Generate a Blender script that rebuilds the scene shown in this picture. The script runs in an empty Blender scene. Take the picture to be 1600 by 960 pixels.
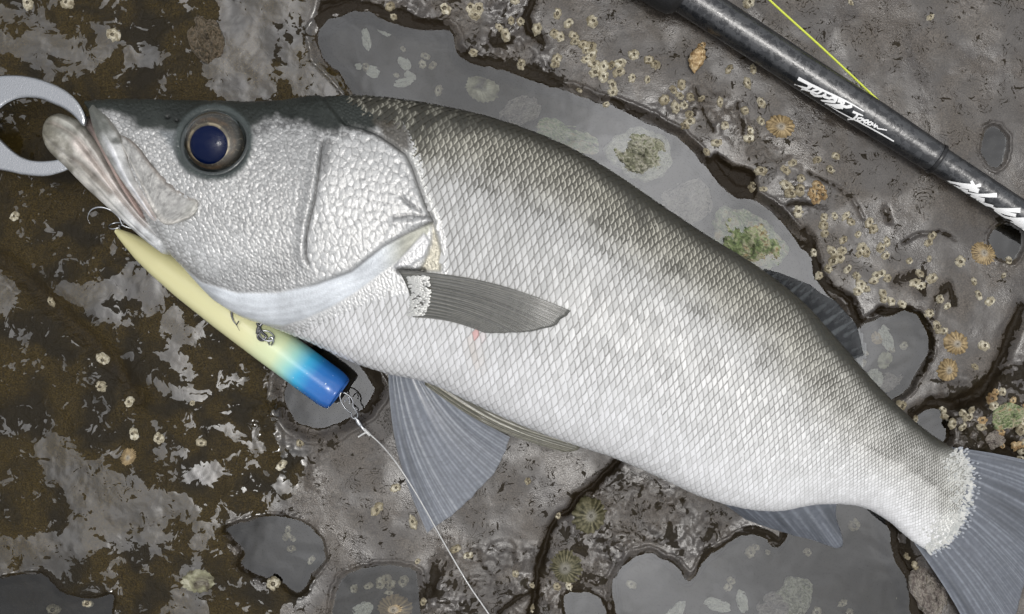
import bpy, bmesh, math, random
import numpy as np
from mathutils import Vector, Matrix
from mathutils.bvhtree import BVHTree
R = math.radians
random.seed(7); rng = np.random.default_rng(7)
scene = bpy.context.scene
COL = scene.collection

# ------------------------------------------------------------------ camera
H = 0.90                      # camera height above the rock, metres
S = 2000.0                    # photo pixels per metre at z = 0
cam_d = bpy.data.cameras.new('camera'); cam = bpy.data.objects.new('camera', cam_d); COL.objects.link(cam)
cam.location = (0, 0, H); cam.rotation_euler = (0, 0, 0)
cam_d.sensor_width = 36; cam_d.lens = 36 * H / 0.8; cam_d.clip_start = 0.01; cam_d.clip_end = 500
scene.camera = cam
# ------------------------------------------------------------------ world, sun, exposure
SUN_EL, SUN_AZ = R(84.5), R(-12)
world = bpy.data.worlds.new('World'); scene.world = world; world.use_nodes = True
wn = world.node_tree.nodes; wl = world.node_tree.links; wn.clear()
sky = wn.new('ShaderNodeTexSky'); sky.sky_type = 'NISHITA'; sky.sun_disc = False
sky.sun_elevation = SUN_EL; sky.sun_rotation = R(90) - SUN_AZ
sky.air_density = 1.0; sky.dust_density = 4.0; sky.ozone_density = 1.0
hs = wn.new('ShaderNodeHueSaturation'); hs.inputs['Saturation'].default_value = 0.16
bg = wn.new('ShaderNodeBackground'); bg.inputs['Strength'].default_value = 0.15
wo = wn.new('ShaderNodeOutputWorld')
tcw = wn.new('ShaderNodeTexCoord'); cl = wn.new('ShaderNodeTexNoise'); cl.inputs['Scale'].default_value = 5.0; cl.inputs['Detail'].default_value = 5.0; cl.inputs['Distortion'].default_value = .6
wl.new(tcw.outputs['Generated'], cl.inputs['Vector'])
cm = wn.new('ShaderNodeMapRange'); cm.inputs[1].default_value = .36; cm.inputs[2].default_value = .64; cm.inputs[3].default_value = .62; cm.inputs[4].default_value = 1.32
wl.new(cl.outputs[0], cm.inputs[0]); vmul = wn.new('ShaderNodeVectorMath'); vmul.operation = 'SCALE'
wl.new(sky.outputs[0], hs.inputs['Color']); wl.new(hs.outputs[0], vmul.inputs[0]); wl.new(cm.outputs[0], vmul.inputs['Scale']); wl.new(vmul.outputs[0], bg.inputs['Color']); wl.new(bg.outputs[0], wo.inputs['Surface'])
sun_d = bpy.data.lights.new('sun', 'SUN'); sun_d.energy = 0.5; sun_d.angle = R(10); sun_d.color = (1.0, 0.97, 0.92)
sun = bpy.data.objects.new('sun', sun_d); COL.objects.link(sun); sun.location = (1, 1, 3)
sd = Vector((math.cos(SUN_EL)*math.cos(SUN_AZ), math.cos(SUN_EL)*math.sin(SUN_AZ), math.sin(SUN_EL)))
sun.rotation_euler = sd.to_track_quat('Z', 'Y').to_euler()
scene.view_settings.view_transform = 'Standard'; scene.view_settings.look = 'None'
scene.view_settings.gamma = 1; scene.view_settings.use_curve_mapping = False
scene.view_settings.exposure = 0.35

# ------------------------------------------------------------------ helpers
def W(px, py, z=0.0):
    """plan position (photo pixel units) at height z -> metres"""
    k = 1 - np.asarray(z) / H
    return (np.asarray(px) - 800) / S * k, (480 - np.asarray(py)) / S * k
def P(px, py, z=0.0):
    x, y = W(px, py, z); return Vector((float(x), float(y), float(z)))
def to_px(x, y, z):
    k = 1 / (1 - z / H); return x * k * S + 800, 480 - y * k * S
def smooth(a, b, x):
    t = np.clip((x - a) / (b - a), 0, 1); return t * t * (3 - 2 * t)
def _hash(ix, iy, seed):
    h = (ix.astype(np.int64) * 374761393 + iy.astype(np.int64) * 668265263 + seed * 974634777) & 0x7fffffff
    h = ((h ^ (h >> 13)) * 1274126177) & 0x7fffffff
    return ((h ^ (h >> 16)) & 0xffff) / 65535.0
def vnoise(x, y, seed=0):
    ix = np.floor(x); iy = np.floor(y); fx = x - ix; fy = y - iy
    fx = fx*fx*fx*(fx*(fx*6-15)+10); fy = fy*fy*fy*(fy*(fy*6-15)+10)
    a = _hash(ix, iy, seed); b = _hash(ix+1, iy, seed); c = _hash(ix, iy+1, seed); d = _hash(ix+1, iy+1, seed)
    return (a*(1-fx)+b*fx)*(1-fy) + (c*(1-fx)+d*fx)*fy - 0.5
def fbm(x, y, scale, seed=0, octv=4):
    s = np.zeros(np.broadcast(x, y).shape); a = 1.0; f = 1.0/scale
    for i in range(octv):
        s += a * vnoise(x*f + 17.3*i, y*f - 9.1*i, seed+i); a *= 0.5; f *= 2.03
    return s
def pl_dist(px, py, pts, closed=False):
    pts = np.asarray(pts, float); n = len(pts); best = np.full(np.shape(px), 1e9)
    for i in range(n if closed else n-1):
        ax, ay = pts[i]; bx, by = pts[(i+1) % n]; dx, dy = bx-ax, by-ay
        t = np.clip(((px-ax)*dx + (py-ay)*dy) / (dx*dx+dy*dy+1e-9), 0, 1)
        best = np.minimum(best, (px-ax-t*dx)**2 + (py-ay-t*dy)**2)
    return np.sqrt(best)
def sdf(px, py, pts):
    """signed distance, negative inside"""
    d = pl_dist(px, py, pts, True); ins = np.zeros(np.shape(px), bool); n = len(pts)
    for i in range(n):
        ax, ay = pts[i]; bx, by = pts[(i+1) % n]
        if ay == by: continue
        c = ((ay > py) != (by > py)) & (px < (bx-ax)*(py-ay)/(by-ay)+ax)
        ins ^= c
    return np.where(ins, -d, d)
def spline(pts, u):
    """Catmull-Rom through rows of pts at u in [0, n-1]"""
    pts = np.asarray(pts, float); n = len(pts); u = np.clip(np.asarray(u, float), 0, n-1-1e-6)
    i = np.floor(u).astype(int); f = (u-i)[..., None]
    g = lambda k: pts[np.clip(k, 0, n-1)]
    p0, p1, p2, p3 = g(i-1), g(i), g(i+1), g(i+2)
    return 0.5*((2*p1) + (-p0+p2)*f + (2*p0-5*p1+4*p2-p3)*f*f + (-p0+3*p1-3*p2+p3)*f**3)
def resample(pts, n):
    pts = np.asarray(pts, float); u = np.linspace(0, len(pts)-1, 40*len(pts)); q = spline(pts, u)
    L = np.r_[0, np.cumsum(np.linalg.norm(np.diff(q, axis=0), axis=1))]
    t = np.linspace(0, L[-1], n); return np.stack([np.interp(t, L, q[:, k]) for k in range(q.shape[1])], 1)

def mesh_np(name, V, F, mats=(), smooth_sh=True, mat_idx=None):
    """V (n,3), F (m,4) or (m,3) arrays or list of lists"""
    me = bpy.data.meshes.new(name)
    if isinstance(F, np.ndarray):
        k = F.shape[1]; m = len(F)
        me.vertices.add(len(V)); me.vertices.foreach_set('co', np.asarray(V, np.float32).ravel())
        me.loops.add(m*k); me.loops.foreach_set('vertex_index', F.astype(np.int32).ravel())
        me.polygons.add(m); me.polygons.foreach_set('loop_start', np.arange(0, m*k, k, dtype=np.int32))
        me.update(calc_edges=True); me.validate()
    else:
        me.from_pydata([tuple(v) for v in V], [], F); me.update()
    for m_ in mats: me.materials.append(m_)
    if mat_idx is not None: me.polygons.foreach_set('material_index', np.asarray(mat_idx, np.int32))
    me.polygons.foreach_set('use_smooth', np.full(len(me.polygons), bool(smooth_sh)))
    return me
def attr_f(me, name, a):
    at = me.attributes.new(name, 'FLOAT', 'POINT'); at.data.foreach_set('value', np.asarray(a, np.float32).ravel())
def attr_c(me, name, a):
    a = np.asarray(a, np.float32)
    if a.shape[1] == 3: a = np.c_[a, np.ones(len(a), np.float32)]
    at = me.attributes.new(name, 'FLOAT_COLOR', 'POINT'); at.data.foreach_set('color', a.astype(np.float32).ravel())
def obj(name, me, parent=None, **kw):
    o = bpy.data.objects.new(name, me); COL.objects.link(o)
    if parent: o.parent = parent
    for k, v in kw.items(): o[k] = v
    return o
def thing(name, label, cat, group=None, loc=(0, 0, 0)):
    o = bpy.data.objects.new(name, None); COL.objects.link(o); o.location = loc; o.empty_display_size = 0.01
    o['label'] = label; o['category'] = cat
    if group: o['group'] = group
    return o
def put(me_or_V, parent):
    """shift world-space vertices into the parent's frame"""
    return np.asarray(me_or_V) - np.array(parent.location)
def grid_faces(nu, nv, wrap=False):
    i = np.arange(nu-1)[:, None]; j = np.arange(nv if wrap else nv-1)[None, :]
    j2 = (j+1) % nv
    return np.stack([(i*nv+j), ((i+1)*nv+j), ((i+1)*nv+j2), (i*nv+j2)], -1).reshape(-1, 4)
def tube(pts, rad, n=8, caps=True):
    """pts (m,3) world, rad scalar or (m,) -> V, F list"""
    pts = np.asarray(pts, float); m = len(pts); rad = np.broadcast_to(np.asarray(rad, float), (m,))
    t = np.gradient(pts, axis=0); t /= np.linalg.norm(t, axis=1)[:, None]+1e-12
    up = np.array([0, 0, 1.0]) if abs(t[0][2]) < .9 else np.array([1.0, 0, 0])
    V = []; nrm = up - t[0]*np.dot(up, t[0])
    for k in range(m):
        nrm = nrm - t[k]*np.dot(nrm, t[k]); nrm /= np.linalg.norm(nrm)+1e-12; b = np.cross(t[k], nrm)
        for q in range(n):
            a = 2*math.pi*q/n; V.append(pts[k] + rad[k]*(math.cos(a)*nrm + math.sin(a)*b))
    F = [list(map(int, f)) for f in grid_faces(m, n, True)]
    if caps: F.append(list(range(n))[::-1]); F.append([(m-1)*n+q for q in range(n)])
    return np.array(V), F
def join(*vf):
    V = []; F = []; o = 0
    for v, f in vf:
        V.append(np.asarray(v)); F += [[i+o for i in q] for q in f]; o += len(v)
    return np.concatenate(V), F

# ------------------------------------------------------------------ node helpers
class NT:
    def __init__(s, name):
        s.m = bpy.data.materials.new(name); s.m.use_nodes = True; s.t = s.m.node_tree; s.t.nodes.clear()
        s.out = s.t.nodes.new('ShaderNodeOutputMaterial')
    def n(s, typ, **kw):
        nd = s.t.nodes.new(typ)
        for k, v in kw.items():
            if k.startswith('_'): setattr(nd, k[1:], v)
            else: s.set(nd, k, v)
        return nd
    def set(s, nd, k, v):
        inp = nd.inputs[int(k[1:])] if (k[0] == 'i' and k[1:].isdigit()) else nd.inputs[k.replace('__', ' ')]
        if hasattr(v, 'is_linked') or hasattr(v, 'links'): s.t.links.new(v, inp)
        else: inp.default_value = v
    def math(s, op, a, b=0.0, c=None, clamp=False):
        nd = s.t.nodes.new('ShaderNodeMath'); nd.operation = op; nd.use_clamp = clamp
        s.set(nd, 'i0', a); s.set(nd, 'i1', b)
        if c is not None: s.set(nd, 'i2', c)
        return nd.outputs[0]
    def ss(s, x, a, b):
        nd = s.t.nodes.new('ShaderNodeMapRange'); nd.interpolation_type = 'SMOOTHSTEP'
        s.set(nd, 'Value', x); nd.inputs[1].default_value = a; nd.inputs[2].default_value = b
        return nd.outputs[0]
    def mix(s, f, a, b, mode='MIX'):
        nd = s.t.nodes.new('ShaderNodeMix'); nd.data_type = 'RGBA'; nd.blend_type = mode
        s.set(nd, 'i0', f)
        for ix, v in ((6, a), (7, b)):
            if hasattr(v, 'links'): s.t.links.new(v, nd.inputs[ix])
            else: nd.inputs[ix].default_value = (*v, 1) if len(v) == 3 else v
        return nd.outputs[2]
    def noise(s, scale, detail=3, dist=0.0, vec=None, rough=.5):
        nd = s.n('ShaderNodeTexNoise', Scale=scale, Detail=detail, Distortion=dist, Roughness=rough)
        if vec is not None: s.t.links.new(vec, nd.inputs['Vector'])
        return nd.outputs[0]
    def pos(s): return s.t.nodes.new('ShaderNodeNewGeometry').outputs['Position']
    def objco(s): return s.t.nodes.new('ShaderNodeTexCoord').outputs['Object']
    def attr(s, name, out='Fac'):
        nd = s.t.nodes.new('ShaderNodeAttribute'); nd.attribute_name = name; return nd.outputs[out]
    def bump(s, h, dist, strength=1.0, normal=None):
        nd = s.n('ShaderNodeBump', Height=h, Distance=dist, Strength=strength)
        if normal is not None: s.t.links.new(normal, nd.inputs['Normal'])
        return nd.outputs[0]
    def pr(s, **kw):
        nd = s.t.nodes.new('ShaderNodeBsdfPrincipled')
        for k, v in kw.items():
            k = k.replace('__', ' ')
            if isinstance(v, tuple) and len(v) == 3 and k in ('Base Color', 'Coat Tint'): v = (*v, 1)
            s.set(nd, k, v)
        return nd.outputs[0]
    def mixs(s, f, a, b):
        nd = s.t.nodes.new('ShaderNodeMixShader'); s.set(nd, 'i0', f)
        s.t.links.new(a, nd.inputs[1]); s.t.links.new(b, nd.inputs[2]); return nd.outputs[0]
    def done(s, sh): s.t.links.new(sh, s.out.inputs['Surface']); return s.m
def ramp_col(t, f, stops):
    nd = t.t.nodes.new('ShaderNodeValToRGB'); cr = nd.color_ramp
    while len(cr.elements) < len(stops): cr.elements.new(0.5)
    for e, (p, c) in zip(cr.elements, stops): e.position = p; e.color = (*c, 1)
    t.t.links.new(f, nd.inputs[0]); return nd.outputs[0]

# ------------------------------------------------------------------ materials
def mat_rock():
    t = NT('wet_rock'); p = t.pos()
    film = t.attr('film'); tone = t.attr('tone'); wall = t.attr('wall')
    warp = t.n('ShaderNodeTexNoise', Scale=45.0, Detail=2.0); t.t.links.new(p, warp.inputs['Vector'])
    vm = t.n('ShaderNodeVectorMath', _operation='MULTIPLY_ADD'); t.t.links.new(warp.outputs['Color'], vm.inputs[0])
    vm.inputs[1].default_value = (.018, .018, .0); t.t.links.new(p, vm.inputs[2]); pw = vm.outputs[0]
    n1 = t.noise(55, 2, 0.8, pw); n2 = t.noise(120, 2, 1.0, pw); n3 = t.noise(300, 2, 0.6, pw)
    f = t.math('ADD', film, t.math('MULTIPLY', t.math('SUBTRACT', n1, .5), 1.1))
    f = t.math('ADD', f, t.math('MULTIPLY', t.math('SUBTRACT', n2, .5), 1.15))
    f = t.math('ADD', f, t.math('MULTIPLY', t.math('SUBTRACT', n3, .5), 0.55))
    nw = t.noise(95, 1, 2.2, pw); ng = t.noise(48, 2, 0.4, p); nw2 = t.noise(190, 1, 2.4, pw)
    worm = t.math('MULTIPLY', t.ss(t.math('ABSOLUTE', t.math('SUBTRACT', nw, .5)), .026, .012), t.ss(ng, .54, .60))  # squiggles of dark reflection, drawn as film-free dark rock
    worm2 = t.math('MULTIPLY', t.ss(t.math('ABSOLUTE', t.math('SUBTRACT', nw2, .56)), .034, .016), t.ss(ng, .44, .38))
    ok = t.ss(t.attr('worm'), .2, .8)
    f = t.math('SUBTRACT', f, t.math('MULTIPLY', t.math('MULTIPLY', t.math('MAXIMUM', worm, t.math('MULTIPLY', worm2, .8)), ok), 1.1))
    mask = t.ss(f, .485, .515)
    g1 = t.noise(900, 4, 0.3, p, .65); g2 = t.noise(30, 3, 0.5, p); g3 = t.noise(1500, 2, 0, p)
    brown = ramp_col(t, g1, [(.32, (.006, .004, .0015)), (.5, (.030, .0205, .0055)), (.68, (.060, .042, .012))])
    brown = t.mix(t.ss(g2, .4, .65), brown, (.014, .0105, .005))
    grey = ramp_col(t, g1, [(.3, (.024, .0195, .016)), (.5, (.064, .054, .044)), (.72, (.12, .10, .082))])
    grey = t.mix(t.math('MULTIPLY', t.ss(g2, .38, .62), .55), grey, (.028, .025, .024))
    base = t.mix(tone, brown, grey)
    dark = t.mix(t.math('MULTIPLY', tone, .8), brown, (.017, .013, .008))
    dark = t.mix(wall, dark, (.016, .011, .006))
    bd = t.bump(g1, .0009, .6); bd = t.bump(n2, .003, .5, bd)
    no_sheen = t.pr(Base__Color=dark, Roughness=.38, IOR=1.22, Normal=bd)  # dark film-free rock, also where the film would mirror something dark
    bf = t.bump(n2, .0006, .15); bf = t.bump(g1, .0006, t.math('ADD', .03, t.math('MULTIPLY', tone, .28)), bf)
    rough = t.math('ADD', .11, t.math('MULTIPLY', t.math('MULTIPLY', tone, .40), t.ss(t.noise(24, 3, .6, p), .38, .62)))
    ff = t.math('MULTIPLY', g1, 1.0)
    ior = t.math('ADD', t.math('SUBTRACT', 1.92, t.math('MULTIPLY', tone, .42)), t.math('MULTIPLY', t.math('SUBTRACT', g2, .5), .4))
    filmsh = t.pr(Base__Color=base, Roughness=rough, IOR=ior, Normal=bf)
    return t.done(t.mixs(mask, no_sheen, filmsh))
def mat_water():
    t = NT('pool_water'); p = t.pos()
    tr = t.n('ShaderNodeBsdfTransparent'); tr.inputs[0].default_value = (.66, .68, .68, 1)
    gl = t.n('ShaderNodeBsdfGlossy', Roughness=.015); gl.inputs[0].default_value = (.95, .97, 1.0, 1)
    nb = t.bump(t.noise(28, 2, .3, p), .0012, .25)
    t.t.links.new(nb, gl.inputs['Normal'])
    fr = t.n('ShaderNodeFresnel', IOR=1.57); t.t.links.new(nb, fr.inputs['Normal'])
    return t.done(t.mixs(fr.outputs[0], tr.outputs[0], gl.outputs[0]))
def mat_fishskin():
    t = NT('fish_skin'); p = t.objco(); c = t.attr('col', 'Color'); gl = t.attr('gloss')
    n = t.noise(900, 3, .5, p); n2 = t.noise(160, 3, 1.0, p)
    col = t.mix(t.math('MULTIPLY', t.ss(n, .35, .65), .32), c, (.02, .02, .02), 'MULTIPLY')
    col = t.mix(.35, c, col)
    b = t.bump(n, .0006, .6); b = t.bump(n2, .0012, .3, b)
    return t.done(t.pr(Base__Color=col, Metallic=t.math('MULTIPLY', gl, .55), Roughness=t.math('ADD', .30, t.math('MULTIPLY', n, .12)),
                       IOR=1.5, Normal=b, Coat__Weight=.12, Coat__Roughness=.1, Specular__IOR__Level=t.math('ADD', .18, t.math('MULTIPLY', gl, .32))))
def mat_scale():
    t = NT('silver_scale'); p = t.objco(); c = t.attr('col', 'Color'); e = t.attr('edge'); rim = t.attr('rim'); rn = t.attr('rand')
    n = t.noise(700, 3, .3, p)
    a = t.math('MULTIPLY', t.ss(t.math('ADD', rim, t.math('MULTIPLY', t.math('SUBTRACT', e, .6), .30)), .77, .90), e)
    fr = t.math('MULTIPLY', t.ss(rim, .70, .46), t.math('MULTIPLY', t.ss(e, .66, 1.0), .85))  # darker front of back scales: shade of the overlapping scale, in colour
    a = t.math('MAXIMUM', a, fr)
    a = t.math('MULTIPLY', a, t.math('ADD', .55, t.math('MULTIPLY', n, .9)), clamp=True)
    face = t.mix(t.math('MULTIPLY', rn, .30), c, (.40, .40, .38), 'MULTIPLY')
    dk = t.mix(t.math('ADD', .55, t.math('MULTIPLY', e, .40)), c, (.045, .042, .032))
    col = t.mix(a, face, dk)
    b = t.bump(t.noise(1400, 2, 0, p), .0003, .5)
    met = t.math('MULTIPLY', t.math('SUBTRACT', 1.0, a), .15)
    return t.done(t.pr(Base__Color=col, Metallic=met, Roughness=t.math('ADD', .42, t.math('MULTIPLY', rn, .15)), IOR=1.5, Normal=b,
                       Coat__Weight=.15, Coat__Roughness=.2))
def mat_fin(name, c_light, c_dark, alpha=.8):
    t = NT(name); ray = t.attr('ray'); st = t.attr('streak'); sp = t.attr('span')
    col = t.mix(t.ss(ray, .15, .85), c_dark, c_light)
    nn = t.noise(260, 3, .8, t.objco()); col = t.mix(t.math('MULTIPLY', t.ss(nn, .40, .66), .35), col, tuple(.55*v for v in c_dark))
    col = t.mix(t.math('MULTIPLY', st, .7), col, tuple(.35*v for v in c_dark))
    p = t.pr(Base__Color=col, Roughness=.3, IOR=1.5, Coat__Weight=.5, Coat__Roughness=.12)
    tl = t.n('ShaderNodeBsdfTranslucent'); t.t.links.new(col, tl.inputs[0])
    s = t.mixs(.25, p, tl.outputs[0])
    tr = t.n('ShaderNodeBsdfTransparent')
    a = t.math('SUBTRACT', alpha, t.math('MULTIPLY', t.ss(sp, .5, 1.0), .12))
    a = t.math('ADD', a, t.math('MULTIPLY', ray, .1), clamp=True)
    return t.done(t.mixs(a, tr.outputs[0], s))
def simple(name, col, rough=.4, metal=0., ior=1.5, bump=None, coat=0., var=None):
    t = NT(name); p = t.objco(); kw = dict(Base__Color=col, Roughness=rough, Metallic=metal, IOR=ior)
    if coat: kw.update(Coat__Weight=coat, Coat__Roughness=.05)
    if var: kw['Base__Color'] = t.mix(t.ss(t.noise(var[0], 4, .4, p), .35, .65), col, var[1])
    if bump: kw['Normal'] = t.bump(t.noise(bump[0], 4, .4, p), bump[1], .8)
    return t.done(t.pr(**kw))
def mat_limpet(name, a, b, c, d):
    t = NT(name); p = t.pos(); n = t.noise(300, 3, .5, p); n2 = t.noise(900, 3, .2, p); rib = t.attr('rib'); r = t.attr('rr')
    x = t.math('ADD', t.math('MULTIPLY', rib, .42), t.math('MULTIPLY', n, .85))
    col = ramp_col(t, x, [(.30, a), (.55, b), (.85, c)])
    col = t.mix(t.math('MULTIPLY', t.ss(r, .42, .12), .8), col, d)
    return t.done(t.pr(Base__Color=col, Roughness=.42, IOR=1.5, Normal=t.bump(n2, .0006, .6)))
def mat_shell(name, a, b, c, sc=260):
    t = NT(name); p = t.pos(); n = t.noise(sc, 4, .8, p); n2 = t.noise(sc*4, 3, .2, p)
    oi = t.n('ShaderNodeObjectInfo').outputs['Random']
    col = ramp_col(t, n, [(.34, a), (.5, b), (.64, c)])
    col = t.mix(t.math('MULTIPLY', oi, .7), col, (.42, .37, .28), 'MULTIPLY')
    return t.done(t.pr(Base__Color=col, Roughness=.45, IOR=1.5, Normal=t.bump(n2, .0012, .9)))
M = {}
M['rock'] = mat_rock(); M['water'] = mat_water(); M['skin'] = mat_fishskin(); M['scale'] = mat_scale()
M['fin_tail'] = mat_fin('tail_fin_membrane', (.235, .255, .29), (.155, .17, .20), .9)
M['fin_pelvic'] = mat_fin('pelvic_fin_membrane', (.45, .475, .51), (.27, .29, .33), .76)
M['fin_pect'] = mat_fin('pectoral_fin_membrane', (.20, .195, .165), (.13, .13, .118), .74)
M['fin_dark'] = mat_fin('dorsal_fin_membrane', (.10, .11, .115), (.02, .022, .025), .8)
M['fin_olive'] = mat_fin('folded_fin_membrane', (.34, .32, .25), (.13, .125, .09), .95)
M['barn'] = mat_shell('barnacle_shell', (.22, .185, .12), (.44, .40, .29), (.66, .62, .50))
M['barn_tan'] = mat_shell('barnacle_tan', (.20, .12, .05), (.42, .29, .14), (.60, .48, .30))
M['barn_hole'] = simple('barnacle_mouth', (.13, .11, .075), .5)
M['oyster'] = mat_shell('oyster_shell', (.10, .085, .06), (.30, .30, .20), (.60, .60, .48), 75)
M['limpet'] = mat_limpet('limpet_shell', (.05, .036, .018), (.19, .135, .065), (.40, .30, .16), (.26, .24, .20))
M['limpet_green'] = mat_limpet('limpet_weedy', (.014, .013, .006), (.05, .046, .02), (.16, .145, .085), (.19, .18, .15))
M['metal'] = simple('brushed_metal', (.42, .43, .445), .2, 1.0, bump=(900, .0002))
M['metal_dark'] = simple('hook_steel', (.13, .13, .135), .2, 1.0)
M['line'] = simple('clear_line', (.48, .48, .47), .25, coat=.5)
M['yline'] = simple('yellow_braid', (.55, .62, .06), .5)
M['white_ink'] = simple('white_ink', (.86, .86, .85), .35)
M['rubber'] = simple('black_foam', (.012, .012, .013), .5, bump=(1500, .0004))

# ------------------------------------------------------------------ ground: pools, cracks, wet film and dark reflection fields (plan units = photo pixels)
POOLS = [  # outline, water level (m), depth below level, bank width px, bank darkness
 ([(495,48),(505,36),(515,29),(543,19),(577,15),(594,24),(615,34),(642,43),(673,46),(697,48),(708,58),(711,76),(725,94),(749,101),(780,108),(814,119),(849,131),(876,139),(935,158),(985,178),(1040,203),(1080,232),(1105,262),(1140,300),(1190,318),(1215,335),(1245,372),(1268,405),(1278,440),(1310,475),(1335,503),(1350,560),(1300,620),(1150,500),(1000,400),(850,300),(700,230),(575,165),(530,115),(503,85)], -.0040, .013, 17, 1.0),
 ([(1342,522),(1365,500),(1400,490),(1430,488),(1447,510),(1455,545),(1440,580),(1420,610),(1400,625),(1370,625),(1345,590)], -.0050, .010, 8, .5),
 ([(1428,662),(1450,640),(1475,645),(1482,680),(1468,698),(1440,685)], -.0045, .008, 12, 1.0),
 ([(956,919),(965,900),(975,885),(1000,869),(1019,866),(1037,876),(1056,888),(1078,910),(1100,882),(1125,860),(1153,843),(1172,838),(1194,844),(1212,856),(1228,847),(1250,780),(1310,760),(1375,790),(1388,820),(1397,870),(1418,910),(1425,960),(1430,1030),(1000,1040),(970,980)], -.0045, .012, 13, .7),
 ([(353,826),(390,813),(437,807),(475,819),(494,835),(506,860),(508,879),(490,897),(478,919),(462,926),(437,912),(400,898),(374,880),(380,868),(362,841)], -.0030, .007, 7, .5),
 ([(441,622),(454,650),(467,663),(493,672),(517,667),(540,656),(562,642),(585,616),(579,598),(566,581),(551,563),(532,545),(505,535),(460,560),(446,595)], -.0060, .012, 24, 1.0),
 ([(95,925),(120,936),(150,938),(175,932),(172,960),(160,1000),(-60,1010),(-60,912),(0,905),(60,897)], -.0030, .006, 8, .5),
 ([(1533,225),(1540,203),(1555,198),(1570,210),(1573,235),(1564,257),(1548,258),(1537,245)], -.0020, .005, 7, .25),
 ([(1545,375),(1560,352),(1580,350),(1596,365),(1595,390),(1580,408),(1558,402)], -.0022, .005, 7, .25),
 ([(884,934),(915,926),(940,936),(946,975),(892,980)], -.0032, .006, 8, .55),
 ([(524,918),(560,893),(640,886),(655,925),(645,990),(530,990)], -.0024, .005, 9, .3),
]
CRACKS = [  # polyline, width px, depth m, darkness
 ([(968,722),(945,742),(925,765),(900,780),(888,800),(870,812),(856,835),(850,868),(842,890),(836,925),(828,965)], 6, .006, 1.0),
 ([(0,405),(40,440),(80,475),(125,515),(155,545),(185,580),(215,625)], 16, .004, .5),
 ([(835,925),(815,935),(780,960)], 4, .003, .8),
 ([(1258,362),(1270,380),(1275,405),(1283,425),(1300,452),(1330,470),(1342,498)], 6, .005, 1.0),
 ([(1342,505),(1370,490),(1378,485)], 4, .003, .9), ([(1378,487),(1420,483),(1442,500),(1455,535)], 5, .004, .9),
 ([(1398,440),(1425,432),(1440,452)], 9, .002, .9), ([(1458,495),(1465,462),(1485,440),(1490,475)], 5, .002, .8),
 ([(1600,480),(1580,520),(1560,570),(1540,610),(1500,625)], 10, .006, .9), ([(1425,650),(1460,628),(1500,632),(1530,625)], 9, .005, 1.0),
 ([(1560,690),(1600,720)], 16, .006, .8), ([(1383,805),(1400,845),(1425,900),(1435,960)], 18, .008, 1.0),
 ([(830,0),(822,25),(828,45),(846,60)], 7, .003, .9), ([(780,50),(772,62),(795,62)], 6, .002, .8),
 ([(1085,135),(1100,175),(1115,205)], 2.5, .0015, .7), ([(1150,160),(1160,190),(1158,210)], 2.5, .0015, .7),
 ([(1240,100),(1255,140),(1300,150),(1320,165)], 2, .001, .4), ([(1262,270),(1300,292),(1330,310),(1350,340)], 2.5, .0015, .7),
 ([(1230,320),(1260,318),(1290,325)], 2.5, .002, .7), ([(1412,380),(1440,366),(1470,362),(1495,375)], 2.5, .0015, .7), ([(1385,330),(1392,345)], 5, .002, .8),
 ([(728,90),(760,98),(800,104),(830,112),(858,130)], 10, .003, .9), ([(956,156),(985,175),(1000,180)], 5, .003, .9),
 ([(690,880),(670,920),(650,960)], 10, .003, .5),
]
BLOBS = [  # dark pits without water film
 ([(1108,250),(1120,243),(1140,255),(1160,262),(1178,272),(1183,300),(1178,316),(1160,320),(1145,308),(1135,290),(1110,285),(1090,272),(1105,268)], .006),
 ([(500,0),(560,0),(640,20),(700,40),(712,60),(700,50),(640,44),(600,28),(570,14),(520,22),(495,40),(488,30)], .004),
 ([(948,196),(960,194),(985,200),(1010,212),(1050,230),(1046,240),(1020,222),(985,208),(955,206)], .003),
]
SKY_FILM = [  # sky sheen on the brown rock, drawn as glossy film patches: outline, strength
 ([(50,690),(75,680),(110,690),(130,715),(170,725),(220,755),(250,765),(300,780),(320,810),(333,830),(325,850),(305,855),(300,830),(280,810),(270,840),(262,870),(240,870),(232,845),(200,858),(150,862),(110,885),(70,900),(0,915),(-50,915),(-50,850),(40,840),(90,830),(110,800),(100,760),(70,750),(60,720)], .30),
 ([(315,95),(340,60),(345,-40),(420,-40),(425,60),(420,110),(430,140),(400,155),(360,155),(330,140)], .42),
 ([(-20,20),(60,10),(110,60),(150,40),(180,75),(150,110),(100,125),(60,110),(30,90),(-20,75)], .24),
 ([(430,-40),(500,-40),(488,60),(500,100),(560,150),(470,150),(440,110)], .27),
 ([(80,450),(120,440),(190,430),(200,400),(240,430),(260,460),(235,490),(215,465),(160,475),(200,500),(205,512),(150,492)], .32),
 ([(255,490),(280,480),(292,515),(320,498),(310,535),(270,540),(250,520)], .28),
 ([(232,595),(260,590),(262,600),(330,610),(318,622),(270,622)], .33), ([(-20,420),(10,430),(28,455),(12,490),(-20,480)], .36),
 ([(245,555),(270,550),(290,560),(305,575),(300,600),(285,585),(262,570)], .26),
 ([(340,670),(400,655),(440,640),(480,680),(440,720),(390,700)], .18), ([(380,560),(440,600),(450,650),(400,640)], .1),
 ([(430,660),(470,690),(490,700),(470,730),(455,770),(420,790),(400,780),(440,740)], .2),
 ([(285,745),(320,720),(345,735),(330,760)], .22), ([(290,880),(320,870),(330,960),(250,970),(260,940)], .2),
 ([(-30,180),(20,200),(30,250),(-30,250)], .2), ([(200,60),(240,70),(238,105),(200,105)], .28),
]
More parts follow.
